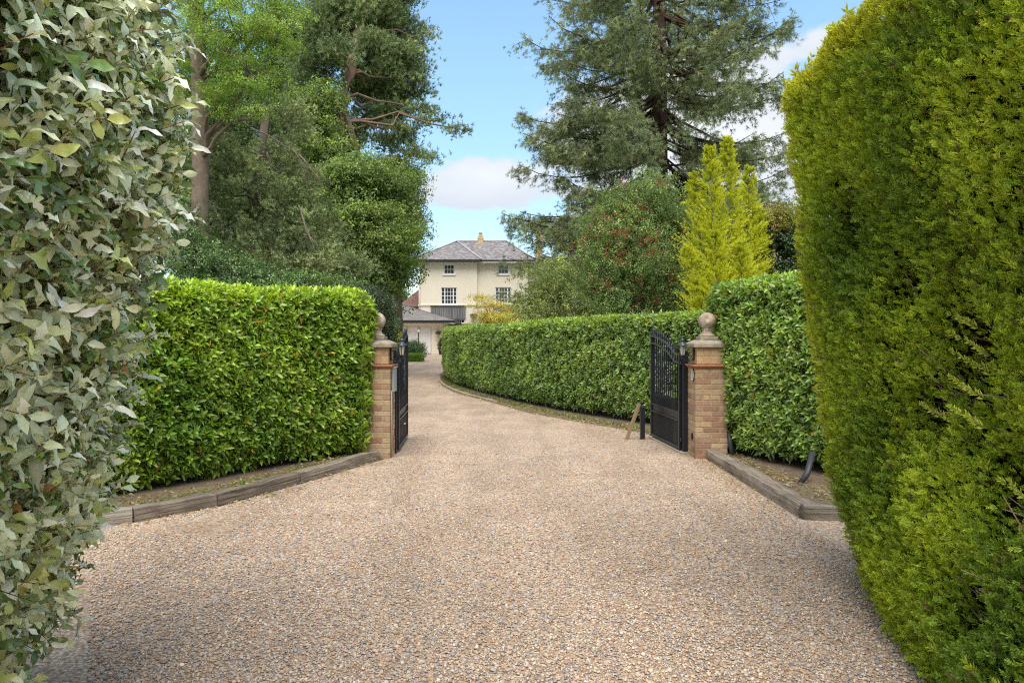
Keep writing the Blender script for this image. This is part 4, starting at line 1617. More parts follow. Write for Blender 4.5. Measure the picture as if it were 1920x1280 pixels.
# red-tiled roof behind on the left
o_ = empty('red_tiled_outbuilding', (hx(765, 78), 80, 0), 'outbuilding with a steep red-brown tiled roof behind the house', 'building')
m = MB()
D2 = 76
a0, a1, a2 = hx(744, D2), hx(786, D2), hx(860, D2)
zb, zt = hz(575, D2), hz(533, D2)
m.add([(a0, D2, zb), (a2, D2, zb), (a2, D2 + 8, zb), (a0, D2 + 8, zb), (a1 + .3, D2 + 4, zt + .4), (a2, D2 + 4, zt + .4)], [(0, 1, 5, 4), (2, 3, 4, 5), (3, 0, 4), (1, 2, 5)])
m.build('roof', TILE, o_)
m = MB()
m.box(((a0 + a2) / 2, D2 + 4, zb / 2 - .01), (a2 - a0 - .6, 7.4, zb - .02))
m.build('wall', simple('red_brick_wall', (.30, .16, .10), .9, .2, 3), o_)

# garage
GD = 63.6
gar = empty('garage', (hx(780, GD), GD + 4, 0), 'low cream double garage with slate hipped roof in front of the house', 'garage')
gx0, gx1 = hx(640, GD), hx(829, GD)
gzE = hz(603, GD)
doors = [(hx(761.5, GD), hx(809.5, GD), .0, hz(611, GD)), (hx(705, GD), hx(758, GD), .0, hz(611, GD))]
m = MB()
wall_holes(m, gx0, gx1, 0, gzE, GD, doors, .25)
m.add([(gx1, GD, 0), (gx1, GD + 7, 0), (gx1, GD + 7, gzE), (gx1, GD, gzE)], [(0, 1, 2, 3)])
m.add([(gx0, GD, 0), (gx0, GD + 7, 0), (gx0, GD + 7, gzE), (gx0, GD, gzE)], [(0, 3, 2, 1)])
m.build('wall', RENDER, gar)
for (a, b, c, d) in doors:
    dm = MB()
    dm.box(((a + b) / 2, GD + .2, (c + d) / 2), (b - a - .16, .05, d - c - .08))
    n = 14
    for k in range(n):
        x = a + .12 + (b - a - .24) * (k + .5) / n
        for (z0_, z1_) in ((.1, d * .26), (d * .28, d * .5), (d * .52, d * .74), (d * .76, d - .12)):
            dm.box((x, GD + .166, (z0_ + z1_) / 2), ((b - a - .24) / n - .035, .022, z1_ - z0_))
    do = dm.build('garage_door', WHITE, gar)
    fr_ = MB()
    fr_.box((a + .04, GD + .1, d / 2), (.075, .16, d - .002))
    fr_.box((b - .04, GD + .1, d / 2), (.075, .16, d - .002))
    fr_.box(((a + b) / 2, GD + .1, d - .035), (b - a - .17, .16, .06))
    fr_.build('frame', simple('door_frame', (.55, .50, .43), .6, .1, 3), do)
m = MB()
ge = gzE + .12
zrg = hz(563, GD + 4)
ov = .8
m.add([(gx0 - ov, GD - ov, ge), (hx(851.5, GD - ov), GD - ov, ge), (hx(851.5, GD - ov), GD + 7.8, ge), (gx0 - ov, GD + 7.8, ge), (gx0 + 4, GD + 3.5, zrg), (hx(722, GD + 3.5), GD + 3.5, zrg)],
      [(0, 1, 5, 4), (1, 2, 5), (2, 3, 4, 5), (3, 0, 4)])
m.build('roof', SLATE2, gar)
m = MB()
m.box(((gx0 + hx(851.5, GD - ov)) / 2 - .4, GD - ov + .03, ge - .13), (hx(851.5, GD - ov) - gx0 + .8, .14, .25))
m.box((hx(851.5, GD - ov) - .03, GD + 3.5, ge - .132), (.14, 8.4, .25))
m.build('gutter', FASCIA, gar)
m = MB()
m.box(((gx0 + gx1) / 2, GD + 2.9, ge - .28), (gx1 - gx0 + 1.4, 7.2, .05))
m.build('soffit', WHITE, gar)


def basket(label, x, y, z, r):
    root = empty('hanging_basket', (x, y, z), label, 'hanging basket', 'hanging baskets on the buildings')
    m = MB()
    m.tube([(x, y + .3, z + r * 2.2), (x, y, z + r * 2.2)], .025, 5)
    m.tube([(x, y, z + r * 2.2), (x - r * .7, y, z + .1)], .012, 4)
    m.tube([(x, y, z + r * 2.2), (x + r * .7, y, z + .1)], .012, 4)
    m.lathe((x, y, z), [(.05, -r * .75), (r * .6, -r * .55), (r * .85, 0)], 14)
    m.build('basket', BARK, root)
    f = Fol()
    N = 160
    q = R.normal(0, .5, (N, 3)) * r * np.array([1, 1, .5]) + np.array([x, y, z + r * .2])
    f.add(CLUST_S, q, np.array([0, 0, 1.]) + R.normal(0, .3, (N, 3)), R.normal(0, 1, (N, 3)), .22 * r / .35, jitcol(C_([[.08, .11, .03]]), N, .3, .2))
    f.build('plants', LEAF_MATT, root)


basket('hanging basket under the garage eaves by the white door', hx(823, GD), GD - .4, hz(624, GD), .24)
basket('round dark hanging basket on the cream house front between the cladding panels', hx(888.5, HD), HD - .4, hz(593, HD), .34)

# lamp post by the garage
LD = 55.0
lp = empty('lamp_post', (hx(784.8, LD), LD, 0), 'slender black lamp post with a white lantern before the garage door', 'lamp post')
x = hx(784.8, LD)
m = MB()
m.lathe((x, LD, 0), [(.14, 0), (.14, .12), (.08, .2), (.07, .55), (.045, .65), (.04, hz(624, LD)), (.07, hz(624, LD) + .03), (.05, hz(624, LD) + .06)], 12)
m.build('post', IRON, lp)
m = MB()
m.lathe((x, LD, hz(624, LD) + .06), [(.075, 0), (.135, .26)], 6, smooth=False)
m.build('lantern_glass', WHITE, lp)
m = MB()
m.lathe((x, LD, hz(624, LD) + .32), [(.17, 0), (.10, .1), (.05, .14), (.03, .18), (.05, .2), (.01, .28)], 6, smooth=False)
m.build('lantern_roof', IRON, lp)


# ------------------------------------------------------------------ trees and shrubs
def blob(px, py, rx, ry, D, rd=None):
    s = D / F
    c = WP(px, py, D)
    return (c, np.array([rx * s, (rd if rd else (rx + ry) / 2 * s), ry * s]))


def limb(m, a, b, r0, r1, sag=0.0, n=5, wob=.04, seg=6):
    a, b = Vector(a), Vector(b)
    L = (b - a).length
    pts, rr = [], []
    for i in range(n + 1):
        t = i / n
        p = a.lerp(b, t) + Vector((0, 0, -sag * L * t * (1 - t) * 4))
        if 0 < i < n: p += Vector([random.gauss(0, wob * L) for _ in range(3)])
        pts.append(p)
        rr.append(r0 + (r1 - r0) * t)
    m.tube(pts, rr, seg)
    return pts


def blob_tree(name, label, cat, base, trunk_pts, trunk_r, blobs, tpls, size, cdens, per, csig, cols, mat, bark=None, up=.6, group=None, flat=.7,
              limbs=True, seed=0, extra=None, cvar=.22, inner=.25, fill=.95, twigs=3, jit=.22):
    """crown of foliage clumps on the blobs' shells, fed by limbs from the trunk"""
    bark = bark or BARK
    root = empty(name, base, label, cat, group)
    f = Fol()
    ctrs = []
    for (c, r) in blobs:
        rm = (r[0] * r[1] * r[2]) ** (1 / 3)
        K = max(3, int(4 * pi * rm * rm * cdens))
        d = norm(R.normal(0, 1, (K, 3)))
        rad = np.where(R.random(K) < inner, R.uniform(.2, .75, K), R.uniform(.68, 1.15, K) * fill)[:, None]
        cc = c + d * r * rad
        ctrs.append(cc)
        cf = np.exp(R.normal(0, cvar, K))
        hue = R.random(K)
        n = per
        idx = np.repeat(np.arange(K), n)
        g = R.normal(0, 1, (K * n, 3)) * csig * np.array([1, 1, flat])
        P = cc[idx] + g
        ax = norm(d[idx] * (1 - up) + np.array([0, 0, up])) + R.normal(0, .35, (K * n, 3))
        base_c = cols[0] * (1 - hue[idx, None]) + cols[1] * hue[idx, None]
        C = jitcol(base_c * cf[idx, None], K * n, jit, .06)
        if extra is not None:
            m_ = R.random(K) < extra[1]
            mm = m_[idx] & (R.random(K * n) < .6)
            C[mm] = jitcol(np.array([extra[0]]), mm.sum(), .25, .08)
        ok_ = P[:, 2] > .1
        f.add(tpls, P[ok_], ax[ok_], R.normal(0, 1, (K * n, 3))[ok_], size * R.uniform(.7, 1.25, K * n)[ok_], C[ok_])
    f.build('crown', mat, root)
    m = MB()
    if trunk_pts:
        tp = [Vector(p) for p in trunk_pts]
        rr = np.linspace(trunk_r[0], trunk_r[1], len(tp))
        m.tube(tp, list(rr), 12)
        if limbs:
            for (c, r), cc in zip(blobs, ctrs):
                cv = Vector(c)
                best = min(tp, key=lambda p: (p - cv).length + max(0, p.z - cv.z) * 1.5)
                rad = max(.02, trunk_r[1] * .38)
                limb(m, best, cv, rad, rad * .45, sag=-.05, wob=.04)
                sel = cc[R.integers(0, len(cc), min(len(cc), twigs * 3))]
                for q in sel:
                    limb(m, cv + (Vector(q) - cv) * .1, q, rad * .35, rad * .1, n=3, wob=.05, seg=5)
        m.build('trunk', bark, root)
    return root


# --- Scots pine (big, reddish trunk, reaching over the drive)
PD = 32.0
PT = PD - 2.2
tp = [WP(598, 650, PT), WP(604, 560, PT), WP(612, 450, PT), WP(622, 330, PT), WP(634, 230, PT), WP(645, 185, PT), WP(655, 140, PT), WP(668, 80, PT + 1), WP(690, 0, PT + 2), WP(700, -60, PD)]
tp[0][2] = 0
bl = [blob(680, 30, 80, 45, PD), blob(735, 10, 45, 40, PD + .5), blob(620, 40, 55, 45, PD - .5), blob(700, 105, 75, 32, PD - .5), blob(768, 110, 34, 26, PD), blob(590, 120, 40, 40, PD + .5),
      blob(700, 165, 55, 26, PD), blob(765, 165, 45, 20, PD + .3), blob(715, 215, 50, 18, PD + .8), blob(775, 205, 40, 12, PD), blob(815, 228, 26, 8, PD - .3),
      blob(850, 240, 22, 6, PD - .4), blob(780, 288, 40, 10, PD), blob(730, 262, 40, 14, PD + .5), blob(795, 62, 14, 14, PD), blob(640, 95, 30, 22, PD - 3),
      blob(690, -50, 110, 45, PD), blob(590, 200, 35, 45, PD + 1), blob(760, 245, 40, 10, PD), blob(665, 250, 30, 35, PD + 2), blob(670, 160, 30, 30, PD + 1.5), blob(715, 185, 45, 40, PD + 3), blob(650, 70, 60, 60, PD + 3), blob(735, 120, 38, 45, PD + 3),
      blob(745, 60, 40, 40, PD + 2)]
blob_tree('scots_pine', 'tall pine with a reddish leaning trunk and a branch reaching out over the drive', 'pine tree', (tp[0][0], PD, 0), tp, (.34, .17), bl,
          TUFTF, .21, 2.7, 34, .32, (C_([.17, .235, .105]), C_([.27, .32, .14])), NEEDLE, BARK_RED, up=.55, flat=.42, inner=.12, cvar=.25)
# --- bare-trunked tree at the far left with light feathery foliage
TD = 19.5
tp = [WP(372, 900, TD), WP(374, 500, TD), WP(376, 300, TD), WP(374, 150, TD), WP(368, 0, TD), WP(362, -120, TD)]
tp[0][2] = 0
bl = [blob(440, 60, 65, 55, TD - 1.5), blob(505, 60, 50, 42, TD - 1.5), blob(470, 140, 55, 35, TD - 1.5), blob(410, 180, 35, 35, TD - 1), blob(390, 30, 40, 45, TD - 1), blob(485, 205, 16, 14, TD - 1.5),
      blob(350, 80, 30, 70, TD + 1), blob(430, 215, 30, 20, TD - .8), blob(350, 190, 20, 40, TD + 1), blob(520, 20, 45, 30, TD - 1), blob(450, -40, 110, 40, TD - 1)]
blob_tree('feathery_ash', 'tall straight-trunked tree with light yellow-green feathery leaves behind the silvery hedge', 'tree', (tp[0][0], TD, 0), tp, (.25, .19), bl,
          CLUST_S, .16, 3.6, 26, .19, (C_([.22, .34, .06]), C_([.34, .46, .09])), LEAF_MATT, BARK_G, up=.4, flat=.45, inner=.2, twigs=3, fill=1.1)
# --- dark drooping pine, left
DD = 22.0
tp = [WP(470, 800, DD), WP(468, 500, DD), WP(478, 380, DD), WP(490, 290, DD), WP(500, 200, DD)]
tp[0][2] = 0
bl = [blob(400, 285, 60, 40, DD - 1), blob(440, 330, 55, 40, DD - 1), blob(385, 350, 40, 45, DD - 1), blob(510, 300, 45, 45, DD), blob(560, 350, 45, 45, DD), blob(520, 400, 60, 45, DD - .6), blob(590, 430, 55, 50, DD - .6),
      blob(430, 420, 60, 45, DD), blob(500, 470, 70, 45, DD - .8), blob(600, 490, 65, 38, DD - 1), blob(660, 500, 35, 22, DD - 1), blob(540, 520, 90, 30, DD - 1), blob(400, 480, 50, 40, DD), blob(540, 230, 40, 45, DD + 1)]
DARKP = blob_tree('dark_pine', 'dusky grey-green drooping conifer with bare snags above the bright laurel hedge', 'pine tree', (tp[0][0], DD, 0), tp, (.28, .1), bl,
          TUFTF, .15, 2.8, 34, .22, (C_([.20, .255, .12]), C_([.31, .34, .15])), NEEDLE, BARK, up=.25, flat=.55, inner=.12, cvar=.28)
# snags: dead boughs of the dusky pine
for (a, b) in (((470, 240), (560, 290)), ((560, 290), (602, 345)), ((548, 280), (582, 330)), ((385, 360), (402, 400)), ((400, 385), (420, 430)), ((380, 345), (345, 330)),
               ((560, 385), (592, 470)), ((500, 285), (512, 320)), ((420, 100), (500, 140)), ((430, 120), (520, 165)), ((400, 100), (470, 112))):
    m = MB()
    limb(m, WP(*a, 20.2), WP(*b, 20.4), .03, .01, sag=-.03, n=6, wob=.03, seg=5)
    for _ in range(3):
        t_ = random.uniform(.3, .9)
        pa = np.array(WP(*a, 20.2)) * (1 - t_) + np.array(WP(*b, 20.4)) * t_
        limb(m, pa, pa + np.array([random.gauss(.15, .25), random.gauss(0, .15), random.uniform(-.6, .0)]), .012, .004, n=4, wob=.05, seg=4)
    m.build('dead_branch', BARK_SPK, DARKP)
# --- ivy-green undergrowth under the pines
bl = [blob(380, 500, 70, 45, 18.5), blob(450, 510, 60, 35, 18.5), blob(345, 440, 40, 60, 19), blob(520, 530, 60, 25, 18.5), blob(420, 560, 90, 40, 18), blob(560, 560, 90, 40, 18.5), blob(650, 560, 60, 35, 19)]
blob_tree('evergreen_thicket', 'deep green ivy-clad thicket just above the bright laurel hedge', 'shrub', (WP(450, 630, 18.5)[0], 18.5, 0),
          [(WP(450, 630, 18.5)[0], 18.5, 0), WP(450, 560, 18.5), WP(450, 520, 18.5)], (.12, .06), bl, CLUST, .14, 7, 26, .2,
          (C_([.10, .175, .06]), C_([.17, .26, .085])), LEAF_GLOSS, up=.4, cvar=.3)
# --- sycamore
SD = 28.0
tp = [WP(690, 700, SD), WP(690, 560, SD), WP(686, 450, SD), WP(680, 360, SD), WP(668, 280, SD), WP(650, 220, SD)]
tp[0][2] = 0
bl = [blob(590, 210, 35, 45, SD - .5), blob(600, 270, 36, 36, SD - .5), blob(655, 330, 55, 45, SD - 1), blob(720, 350, 55, 45, SD), blob(640, 400, 55, 50, SD - 1), blob(700, 430, 60, 50, SD - 1.5),
      blob(665, 490, 65, 45, SD - 1), blob(725, 500, 36, 45, SD - .5), blob(695, 560, 36, 45, SD), blob(600, 300, 45, 45, SD + .5), blob(730, 420, 40, 40, SD + 1), blob(600, 180, 22, 22, SD - .5)]
blob_tree('sycamore', 'broad mid-green leafy tree between the pines and the house', 'tree', (tp[0][0], SD, 0), tp, (.3, .12), bl,
          CLUST, .25, 2.3, 44, .46, (C_([.155, .23, .07]), C_([.27, .35, .10])), LEAF_MATT, BARK, up=.45, flat=.4, inner=.15, cvar=.28)
SD = 33.0
tp = [WP(745, 690, SD), WP(745, 560, SD), WP(748, 450, SD), WP(748, 360, SD)]
tp[0][2] = 0
bl = [blob(748, 340, 34, 32, SD), blob(760, 390, 28, 35, SD), blob(748, 430, 40, 38, SD), blob(750, 478, 34, 38, SD), blob(722, 530, 24, 38, SD), blob(725, 330, 36, 36, SD + 1), blob(715, 480, 36, 50, SD + 1),
      blob(774, 430, 14, 24, SD)]
blob_tree('hornbeam', 'darker leafy tree nearest the house, its crown edge against the cloud', 'tree', (tp[0][0], SD, 0), tp, (.3, .12), bl,
          CLUST_S, .26, 3.4, 26, .34, (C_([.12, .195, .065]), C_([.20, .29, .10])), LEAF_MATT, BARK, up=.4, flat=.7, inner=.15, cvar=.24)
# --- background woodland behind the left trees: individually countable trees
for i, (px, py, rx, ry, D, col, lab) in enumerate([
        (400, 260, 90, 210, 40, 0, 'dark woodland tree in the depth behind the feathery tree'), (500, 330, 90, 190, 38, 1, 'dark woodland tree in the depth behind the drooping conifer'),
        (590, 420, 70, 130, 42, 0, 'shaded woodland tree behind the leaning pine trunk'), (540, 120, 60, 120, 45, 1, 'tall woodland tree showing between the feathery tree and the pine')]):
    cc = [(C_([.08, .14, .05]), C_([.13, .20, .07])), (C_([.09, .14, .06]), C_([.14, .19, .08]))][col]
    b0 = WP(px, 630, D)
    blob_tree('woodland_tree', lab, 'tree', (b0[0], D, 0), [(b0[0], D, 0), WP(px, py + ry, D), WP(px, py, D)], (.3, .12), [blob(px, py, rx, ry, D, 2.5), blob(px - rx * .3, py + ry * .6, rx, ry * .5, D, 2.5)],
              CLUST, .42, 1.3, 24, .6, cc, LEAF_MATT, up=.4, limbs=False, inner=.4, group='dark woodland trees behind the pines')
# far trees left of the garage
for i, (px, py, rx, ry, D, lab) in enumerate([(745, 558, 14, 14, 95, 'pale distant tree beside the red tiled roof'), (757, 552, 12, 10, 110, 'farther hazy tree against the sky by the red roof'),
                                               (725, 560, 22, 22, 90, 'distant tree above the garage roof')]):
    b0 = WP(px, 630, D)
    blob_tree('distant_tree', lab, 'tree', (b0[0], D, 0), [(b0[0], D, 0), WP(px, py, D)], (.2, .1), [blob(px, py, rx, ry, D), blob(px + 3, py + 20, rx * 1.2, 16, D)], CLUST, .5, 1.0, 18, .5,
              (C_([.12, .19, .07]), C_([.16, .24, .09])), LEAF_MATT, limbs=False, group='distant trees by the garage')
# --- dark rounded evergreen behind left pillar
VD = 15.0
bl = [blob(704, 580, 30, 38, VD, .4), blob(722, 604, 18, 32, VD, .35), blob(690, 560, 26, 18, VD, .35), blob(690, 640, 45, 50, VD, .45), blob(716, 655, 18, 30, VD, .3)]
b0 = WP(700, 630, VD)
blob_tree('holly_shrub', 'dark grey-green rounded evergreen rising behind the half-covered pillar', 'shrub', (b0[0], VD, 0), [(b0[0], VD, 0), WP(700, 600, VD)], (.06, .04), bl, CLUST_S, .11, 26, 30, .11,
          (C_([.05, .08, .035]), C_([.085, .12, .055])), LEAF_GLOSS, limbs=False, cvar=.2)
bl = [blob(739, 634, 10, 9, 22, .25), blob(744, 650, 9, 14, 22, .25)]
b0 = WP(741, 630, 22)
blob_tree('golden_shrub', 'small yellow-green shrub behind the lantern', 'shrub', (b0[0], 22, 0), [(b0[0], 22, 0), WP(741, 640, 22)], (.04, .02), bl, CLUST_S, .13, 24, 26, .11,
          (C_([.30, .36, .03]), C_([.48, .50, .05])), LEAF_MATT, limbs=False)
b0 = WP(777, 660, 46)
bl = [blob(777, 650, 13, 14, 47, .45), blob(768, 656, 9, 14, 47, .4), blob(786, 658, 7, 10, 47, .4)]
blob_tree('blue_spruce_shrub', 'blue-green bushy shrub in front of the garage door', 'shrub', (b0[0], 47, 0), [(b0[0], 47, 0), WP(777, 660, 47)], (.06, .03), bl, CLUST_S, .22, 9, 22, .18,
          (C_([.10, .16, .09]), C_([.16, .23, .12])), LEAF_MATT, limbs=False)
bh = empty('box_hedge', (WP(778, 670, 45)[0], 45, 0), 'low bright green clipped box hedge below the lamp post', 'hedge')
f = Fol()
N = 5000
q = np.stack([R.uniform(hx(762, 45), hx(792, 45), N), R.uniform(44.6, 46, N), R.uniform(0.02, .52, N)], 1)
f.add(CLUST_S, q, np.array([0, 0, 1.]) + R.normal(0, .3, (N, 3)), R.normal(0, 1, (N, 3)), .12, jitcol(C_([[.17, .28, .04]]), N, .25, .08))
f.build('foliage', LEAF_MATT, bh)
pp = empty('potted_shrub', (hx(826.5, GD - 1.5), GD - 1.5, 0), 'dark potted shrub at the right corner of the garage', 'plant')
m = MB()
m.lathe((hx(828.5, GD - 1.5), GD - 1.5, 0), [(.25, 0), (.34, .6), (.37, .62), (.37, .7)], 14)
m.build('pot', PIPE, pp)
f = Fol()
N = 500
q = R.normal(0, .16, (N, 3)) * np.array([1, 1, 1.5]) + np.array([hx(828.5, GD - 1.5), GD - 1.5, .95])
f.add(CLUST_S, q, np.array([0, 0, 1.]) + R.normal(0, .3, (N, 3)), R.normal(0, 1, (N, 3)), .2, jitcol(C_([[.06, .10, .03]]), N, .3, .1))
f.build('foliage', LEAF_MATT, pp)

# --- wellingtonia
QD = 48.0
root = empty('wellingtonia', (WP(1235, 630, QD)[0], QD, 0), 'huge wellingtonia with dark brown trunk and drooping grey-green branches against the sky', 'conifer tree')
tx = WP(1232, 630, QD)[0]
m = MB()
m.tube([(tx, QD, 0), (tx - .05, QD, 4), (tx, QD, 10), (tx + .1, QD, 17), (tx + .15, QD, 24), (tx + .2, QD, 32)], [1.35, .98, .78, .6, .45, .25], 16)
f = Fol()
rs = np.random.default_rng(77)
RX, RP = [], []
for i in range(262):
    z0 = rs.uniform(4.6, 27) if i < 215 else rs.uniform(7.2, 11.5)
    q = rs.uniform(0, 2 * pi)
    rmax = np.interp(z0, [4, 9, 14, 20, 25, 30], [10.3, 11.3, 10.8, 9.7, 8.7, 7.2]) * rs.uniform(.55, 1.04)
    dirh = np.array([cos(q), sin(q), 0])
    droop = rs.uniform(1.0, 3.4) * rmax / 9
    rise = rs.uniform(.0, 1.2)
    pts = []
    for t in np.linspace(0, 1, 8):
        z = z0 - droop * sin(t * pi * .62) + rise * t ** 3
        side = np.array([-sin(q), cos(q), 0]) * rs.normal(0, .12)
        pts.append(np.array([tx, QD, 0]) + dirh * (rmax * t + .3) + side + np.array([0, 0, z]))
    r0 = rs.uniform(.06, .13)
    m.tube([Vector(p) for p in pts], list(np.linspace(r0, .02, 8)), 6)
    pts = np.array(pts)
    for j in range(int(9 + rmax * 2.5)):
        t = rs.uniform(.16, 1.0) ** .8
        k = t * 7
        a = int(min(k, 6))
        c = pts[a] * (1 - (k - a)) + pts[a + 1] * (k - a)
        # secondary hanging branchlet
        L2 = rs.uniform(.5, 1.9)
        e = c + np.array([rs.normal(0, .55), rs.normal(0, .55), -L2 * rs.uniform(.1, .9)]) + dirh * rs.uniform(-.1, .6)
        if rs.random() < .6: m.tube([Vector(c), Vector((c + e) / 2 + np.array([0, 0, .12])), Vector(e)], [.02, .014, .008], 4)
        n = rs.integers(7, 14)
        tt = rs.uniform(.1, 1.1, n)[:, None]
        RP.append(c + (e - c) * tt + rs.normal(0, .17, (n, 3)))
        cf = math.exp(rs.normal(0, .22))
        hh = rs.random()
        RX.append(np.repeat((C_([.19, .25, .13]) * (1 - hh) + C_([.31, .335, .16]) * hh)[None] * cf, n, 0))
P = np.concatenate(RP)
N = len(P)
RXc = np.concatenate(RX)
kp = (R.random(N) < np.clip((np.abs(P[:, 0] - tx) - .4) / 2.0, .32, 1)) | (P[:, 1] > QD) | (P[:, 2] < 8)
P, RXc = P[kp], RXc[kp]
N = len(P)
ax = np.stack([P[:, 0] - tx, P[:, 1] - QD, np.zeros(N)], 1)
ax = norm(ax) * .45 + np.array([0, 0, -.35]) + R.normal(0, .45, (N, 3))
f.add(TUFTS, P, ax, R.normal(0, 1, (N, 3)), R.uniform(.22, .40, N), jitcol(RXc, N, .18, .06))
f.build('crown', NEEDLE, root)
m.build('trunk', BARK_SEQ, root)

# --- golden conifer
YD = 16.5
root = empty('golden_conifer', (WP(1370, 630, YD)[0], YD, 0), 'bright golden-yellow feathery conifer with several pointed tips above the long hedge', 'conifer tree')
f = Fol()
m = MB()
s = YD / F
for (tpx, tpy, bax, bay, hw, dd) in ((1364, 262, 1368, 600, 62, 0), (1331, 280, 1340, 560, 42, -.3), (1405, 318, 1400, 600, 48, .2), (1300, 330, 1322, 520, 30, .1), (1287, 470, 1325, 600, 30, -.4), (1425, 400, 1410, 620, 34, .3),
                                     (1340, 440, 1350, 620, 44, -.6), (1390, 460, 1385, 620, 42, -.5), (1310, 530, 1330, 640, 34, -.6)):
    tip, bas = WP(tpx, tpy, YD + dd), WP(bax, bay, YD + dd)
    Lz = tip[2] - bas[2]
    m.tube([Vector((bas[0], bas[1], max(0, bas[2] - 1.5))), Vector((bas + tip) / 2), Vector(tip)], [.05, .03, .006], 6)
    npl = int(84 * Lz)
    t = R.uniform(0, 1, npl) ** 1.1
    q = R.uniform(0, 2 * pi, npl)
    rad = hw * s * (t ** .85) * (1 - .3 * np.clip(t - .8, 0, .2) * 5) * R.uniform(.5, 1.0, npl)
    base = tip + (bas - tip) * t[:, None]
    out = np.stack([np.cos(q), np.sin(q), np.zeros(npl)], 1)
    cen = base + out * rad[:, None] * .45
    pl_ = R.uniform(.42, .8, npl) * np.clip(.18 + t, 0, 1)
    dirp = norm(out * .8 + np.array([0, 0, .72]) + R.normal(0, .15, (npl, 3)))
    nseg = 11
    for k in range(nseg):
        u = k / nseg
        P = cen + dirp * (pl_ * (u * 1.15))[:, None] + np.array([0, 0, -.03]) * u * u + R.normal(0, .015, (npl, 3))
        N = npl
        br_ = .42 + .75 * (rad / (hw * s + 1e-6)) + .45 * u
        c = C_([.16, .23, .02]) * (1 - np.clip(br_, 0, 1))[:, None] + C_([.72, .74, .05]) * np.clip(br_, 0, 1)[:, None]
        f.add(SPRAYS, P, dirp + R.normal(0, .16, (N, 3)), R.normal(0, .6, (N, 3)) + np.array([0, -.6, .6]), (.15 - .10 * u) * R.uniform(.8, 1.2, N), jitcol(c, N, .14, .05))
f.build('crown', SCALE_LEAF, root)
m.build('trunk', BARK, root)

# --- red-berried shrub
BD = 19.0
b0 = WP(1200, 630, BD)
tp = [(b0[0], BD, 0), WP(1200, 560, BD), WP(1200, 500, BD)]
bl = [blob(1195, 400, 60, 50, BD), blob(1240, 390, 55, 50, BD), blob(1150, 430, 55, 45, BD), blob(1270, 440, 40, 55, BD), blob(1200, 480, 75, 60, BD - .4), blob(1140, 520, 55, 60, BD), blob(1250, 530, 60, 60, BD - .2),
      blob(1190, 560, 80, 45, BD - .2), blob(1215, 350, 25, 22, BD), blob(1170, 370, 22, 20, BD), blob(1110, 470, 20, 20, BD), blob(1285, 500, 25, 60, BD + .2)]
blob_tree('berry_shrub', 'tall rounded green shrub flecked with rusty red clusters behind the long hedge', 'shrub', tp[0], tp, (.1, .05), bl,
          CLUST_S, .15, 7.5, 24, .2, (C_([.17, .26, .09]), C_([.29, .39, .13])), LEAF_MATT, BARK, up=.4, flat=.7, inner=.2, extra=((.30, .10, .05), .22))
# --- paler shrub
BD = 23.0
b0 = WP(1050, 630, BD)
tp = [(b0[0], BD, 0), WP(1050, 590, BD), WP(1050, 560, BD)]
bl = [blob(1045, 520, 50, 32, BD), blob(1000, 560, 30, 35, BD), blob(1075, 500, 32, 22, BD), blob(1030, 570, 55, 40, BD), blob(1090, 550, 38, 45, BD), blob(1005, 505, 16, 12, BD), blob(1060, 600, 80, 30, BD), blob(985, 600, 16, 18, BD)]
blob_tree('willow_shrub', 'loose pale olive-green shrub in front of the house corner', 'shrub', tp[0], tp, (.08, .04), bl,
          CLUST_S, .17, 5.0, 16, .26, (C_([.22, .29, .09]), C_([.36, .40, .13])), LEAF_MATT, BARK, up=.5, flat=.8, inner=.25, extra=((.07, .11, .04), .15))
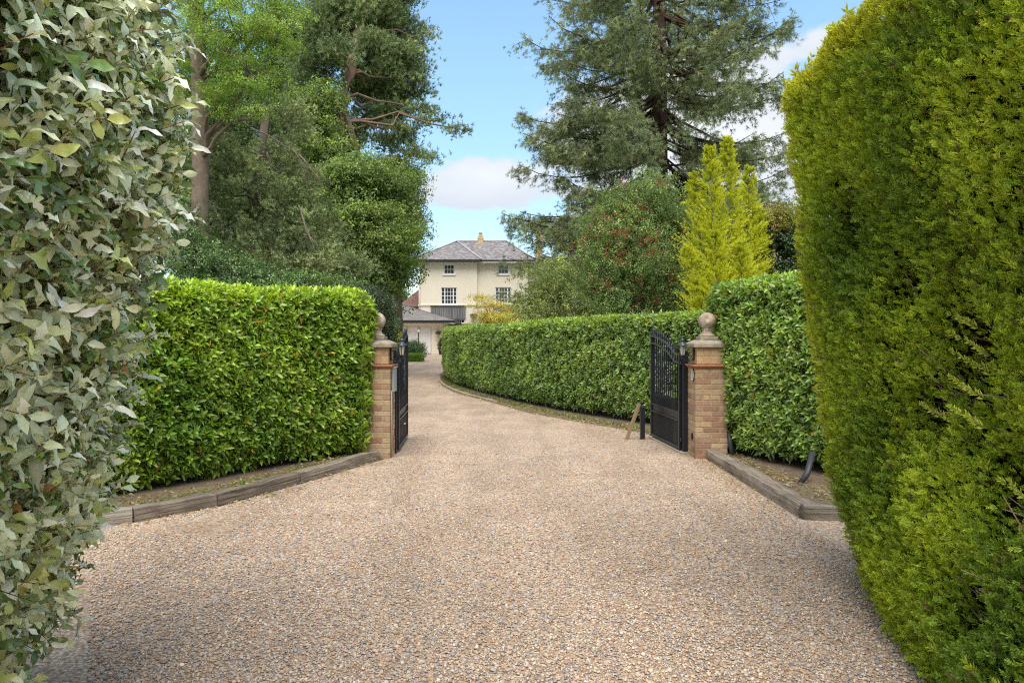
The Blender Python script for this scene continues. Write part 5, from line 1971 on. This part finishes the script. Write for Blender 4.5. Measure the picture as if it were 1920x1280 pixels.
# --- golden maple
BD = 34.0
b0 = WP(920, 630, BD)
tp = [(b0[0], BD, 0), WP(916, 600, BD), WP(912, 575, BD)]
bl = [blob(908, 559, 20, 4, BD), blob(900, 575, 16, 4, BD), blob(925, 572, 18, 4, BD), blob(955, 578, 18, 4, BD), blob(905, 592, 20, 8, BD), blob(935, 596, 28, 10, BD), blob(965, 600, 22, 12, BD), blob(915, 606, 30, 8, BD), blob(980, 590, 10, 5, BD)]
blob_tree('golden_maple', 'small orange-yellow layered maple in front of the cream house', 'tree', tp[0], tp, (.07, .03), bl,
          CLUST_S, .2, 8, 13, .2, (C_([.80, .56, .13]), C_([.62, .62, .14])), LEAF_MATT, BARK, up=.8, flat=.35, inner=.2)
# --- shrubs right of the golden conifer
BD = 17.5
b0 = WP(1450, 630, BD)
bl = [blob(1455, 470, 45, 50, BD), blob(1480, 440, 35, 55, BD), blob(1440, 530, 45, 50, BD), blob(1500, 520, 55, 70, BD), blob(1480, 560, 60, 50, BD)]
blob_tree('bay_shrub', 'dark glossy evergreen shrub between the golden conifer and the conifer hedge', 'shrub', (b0[0], BD, 0), [(b0[0], BD, 0), WP(1460, 560, BD), WP(1460, 480, BD)], (.1, .05), bl,
          CLUST, .15, 8, 24, .18, (C_([.04, .075, .022]), C_([.07, .115, .035])), LEAF_GLOSS, up=.3)
bl = [blob(1446, 398, 22, 18, BD - .5), blob(1465, 410, 20, 22, BD - .5), blob(1440, 425, 16, 14, BD - .5)]
blob_tree('copper_tipped_shrub', 'shrub with pale copper-orange young leaves peeping beside the conifer hedge', 'shrub', (b0[0] - .1, BD - .5, 0), [(b0[0] - .1, BD - .5, 0), WP(1450, 500, BD - .5), WP(1452, 410, BD - .5)], (.06, .03), bl,
          CLUST_S, .15, 12, 20, .15, (C_([.42, .26, .08]), C_([.26, .33, .06])), LEAF_MATT, up=.5)
# --- loose yellowish tree behind the wing, seen under the wellingtonia
BD = 40.0
bl = [blob(1130, 480, 60, 45, BD), blob(1060, 500, 45, 30, BD + 4), blob(1330, 470, 110, 70, BD), blob(1420, 500, 90, 90, BD), blob(1240, 520, 80, 60, BD)]
for i, (b, lab) in enumerate(zip(bl[2:], ['dim green garden tree low behind the golden conifer', 'dim green garden tree beyond the dark evergreen shrub', 'dim green garden tree behind the red-flecked shrub'])):
    blob_tree('garden_tree', lab, 'tree', (b[0][0], b[0][1], 0), [(b[0][0], b[0][1], 0), b[0]], (.2, .1), [b, (b[0] * np.array([1, 1, .5]), b[1])], CLUST, .35, 1.4, 22, .45,
              (C_([.05, .09, .03]), C_([.08, .13, .04])), LEAF_MATT, limbs=False, group='dim garden trees behind the shrubs')
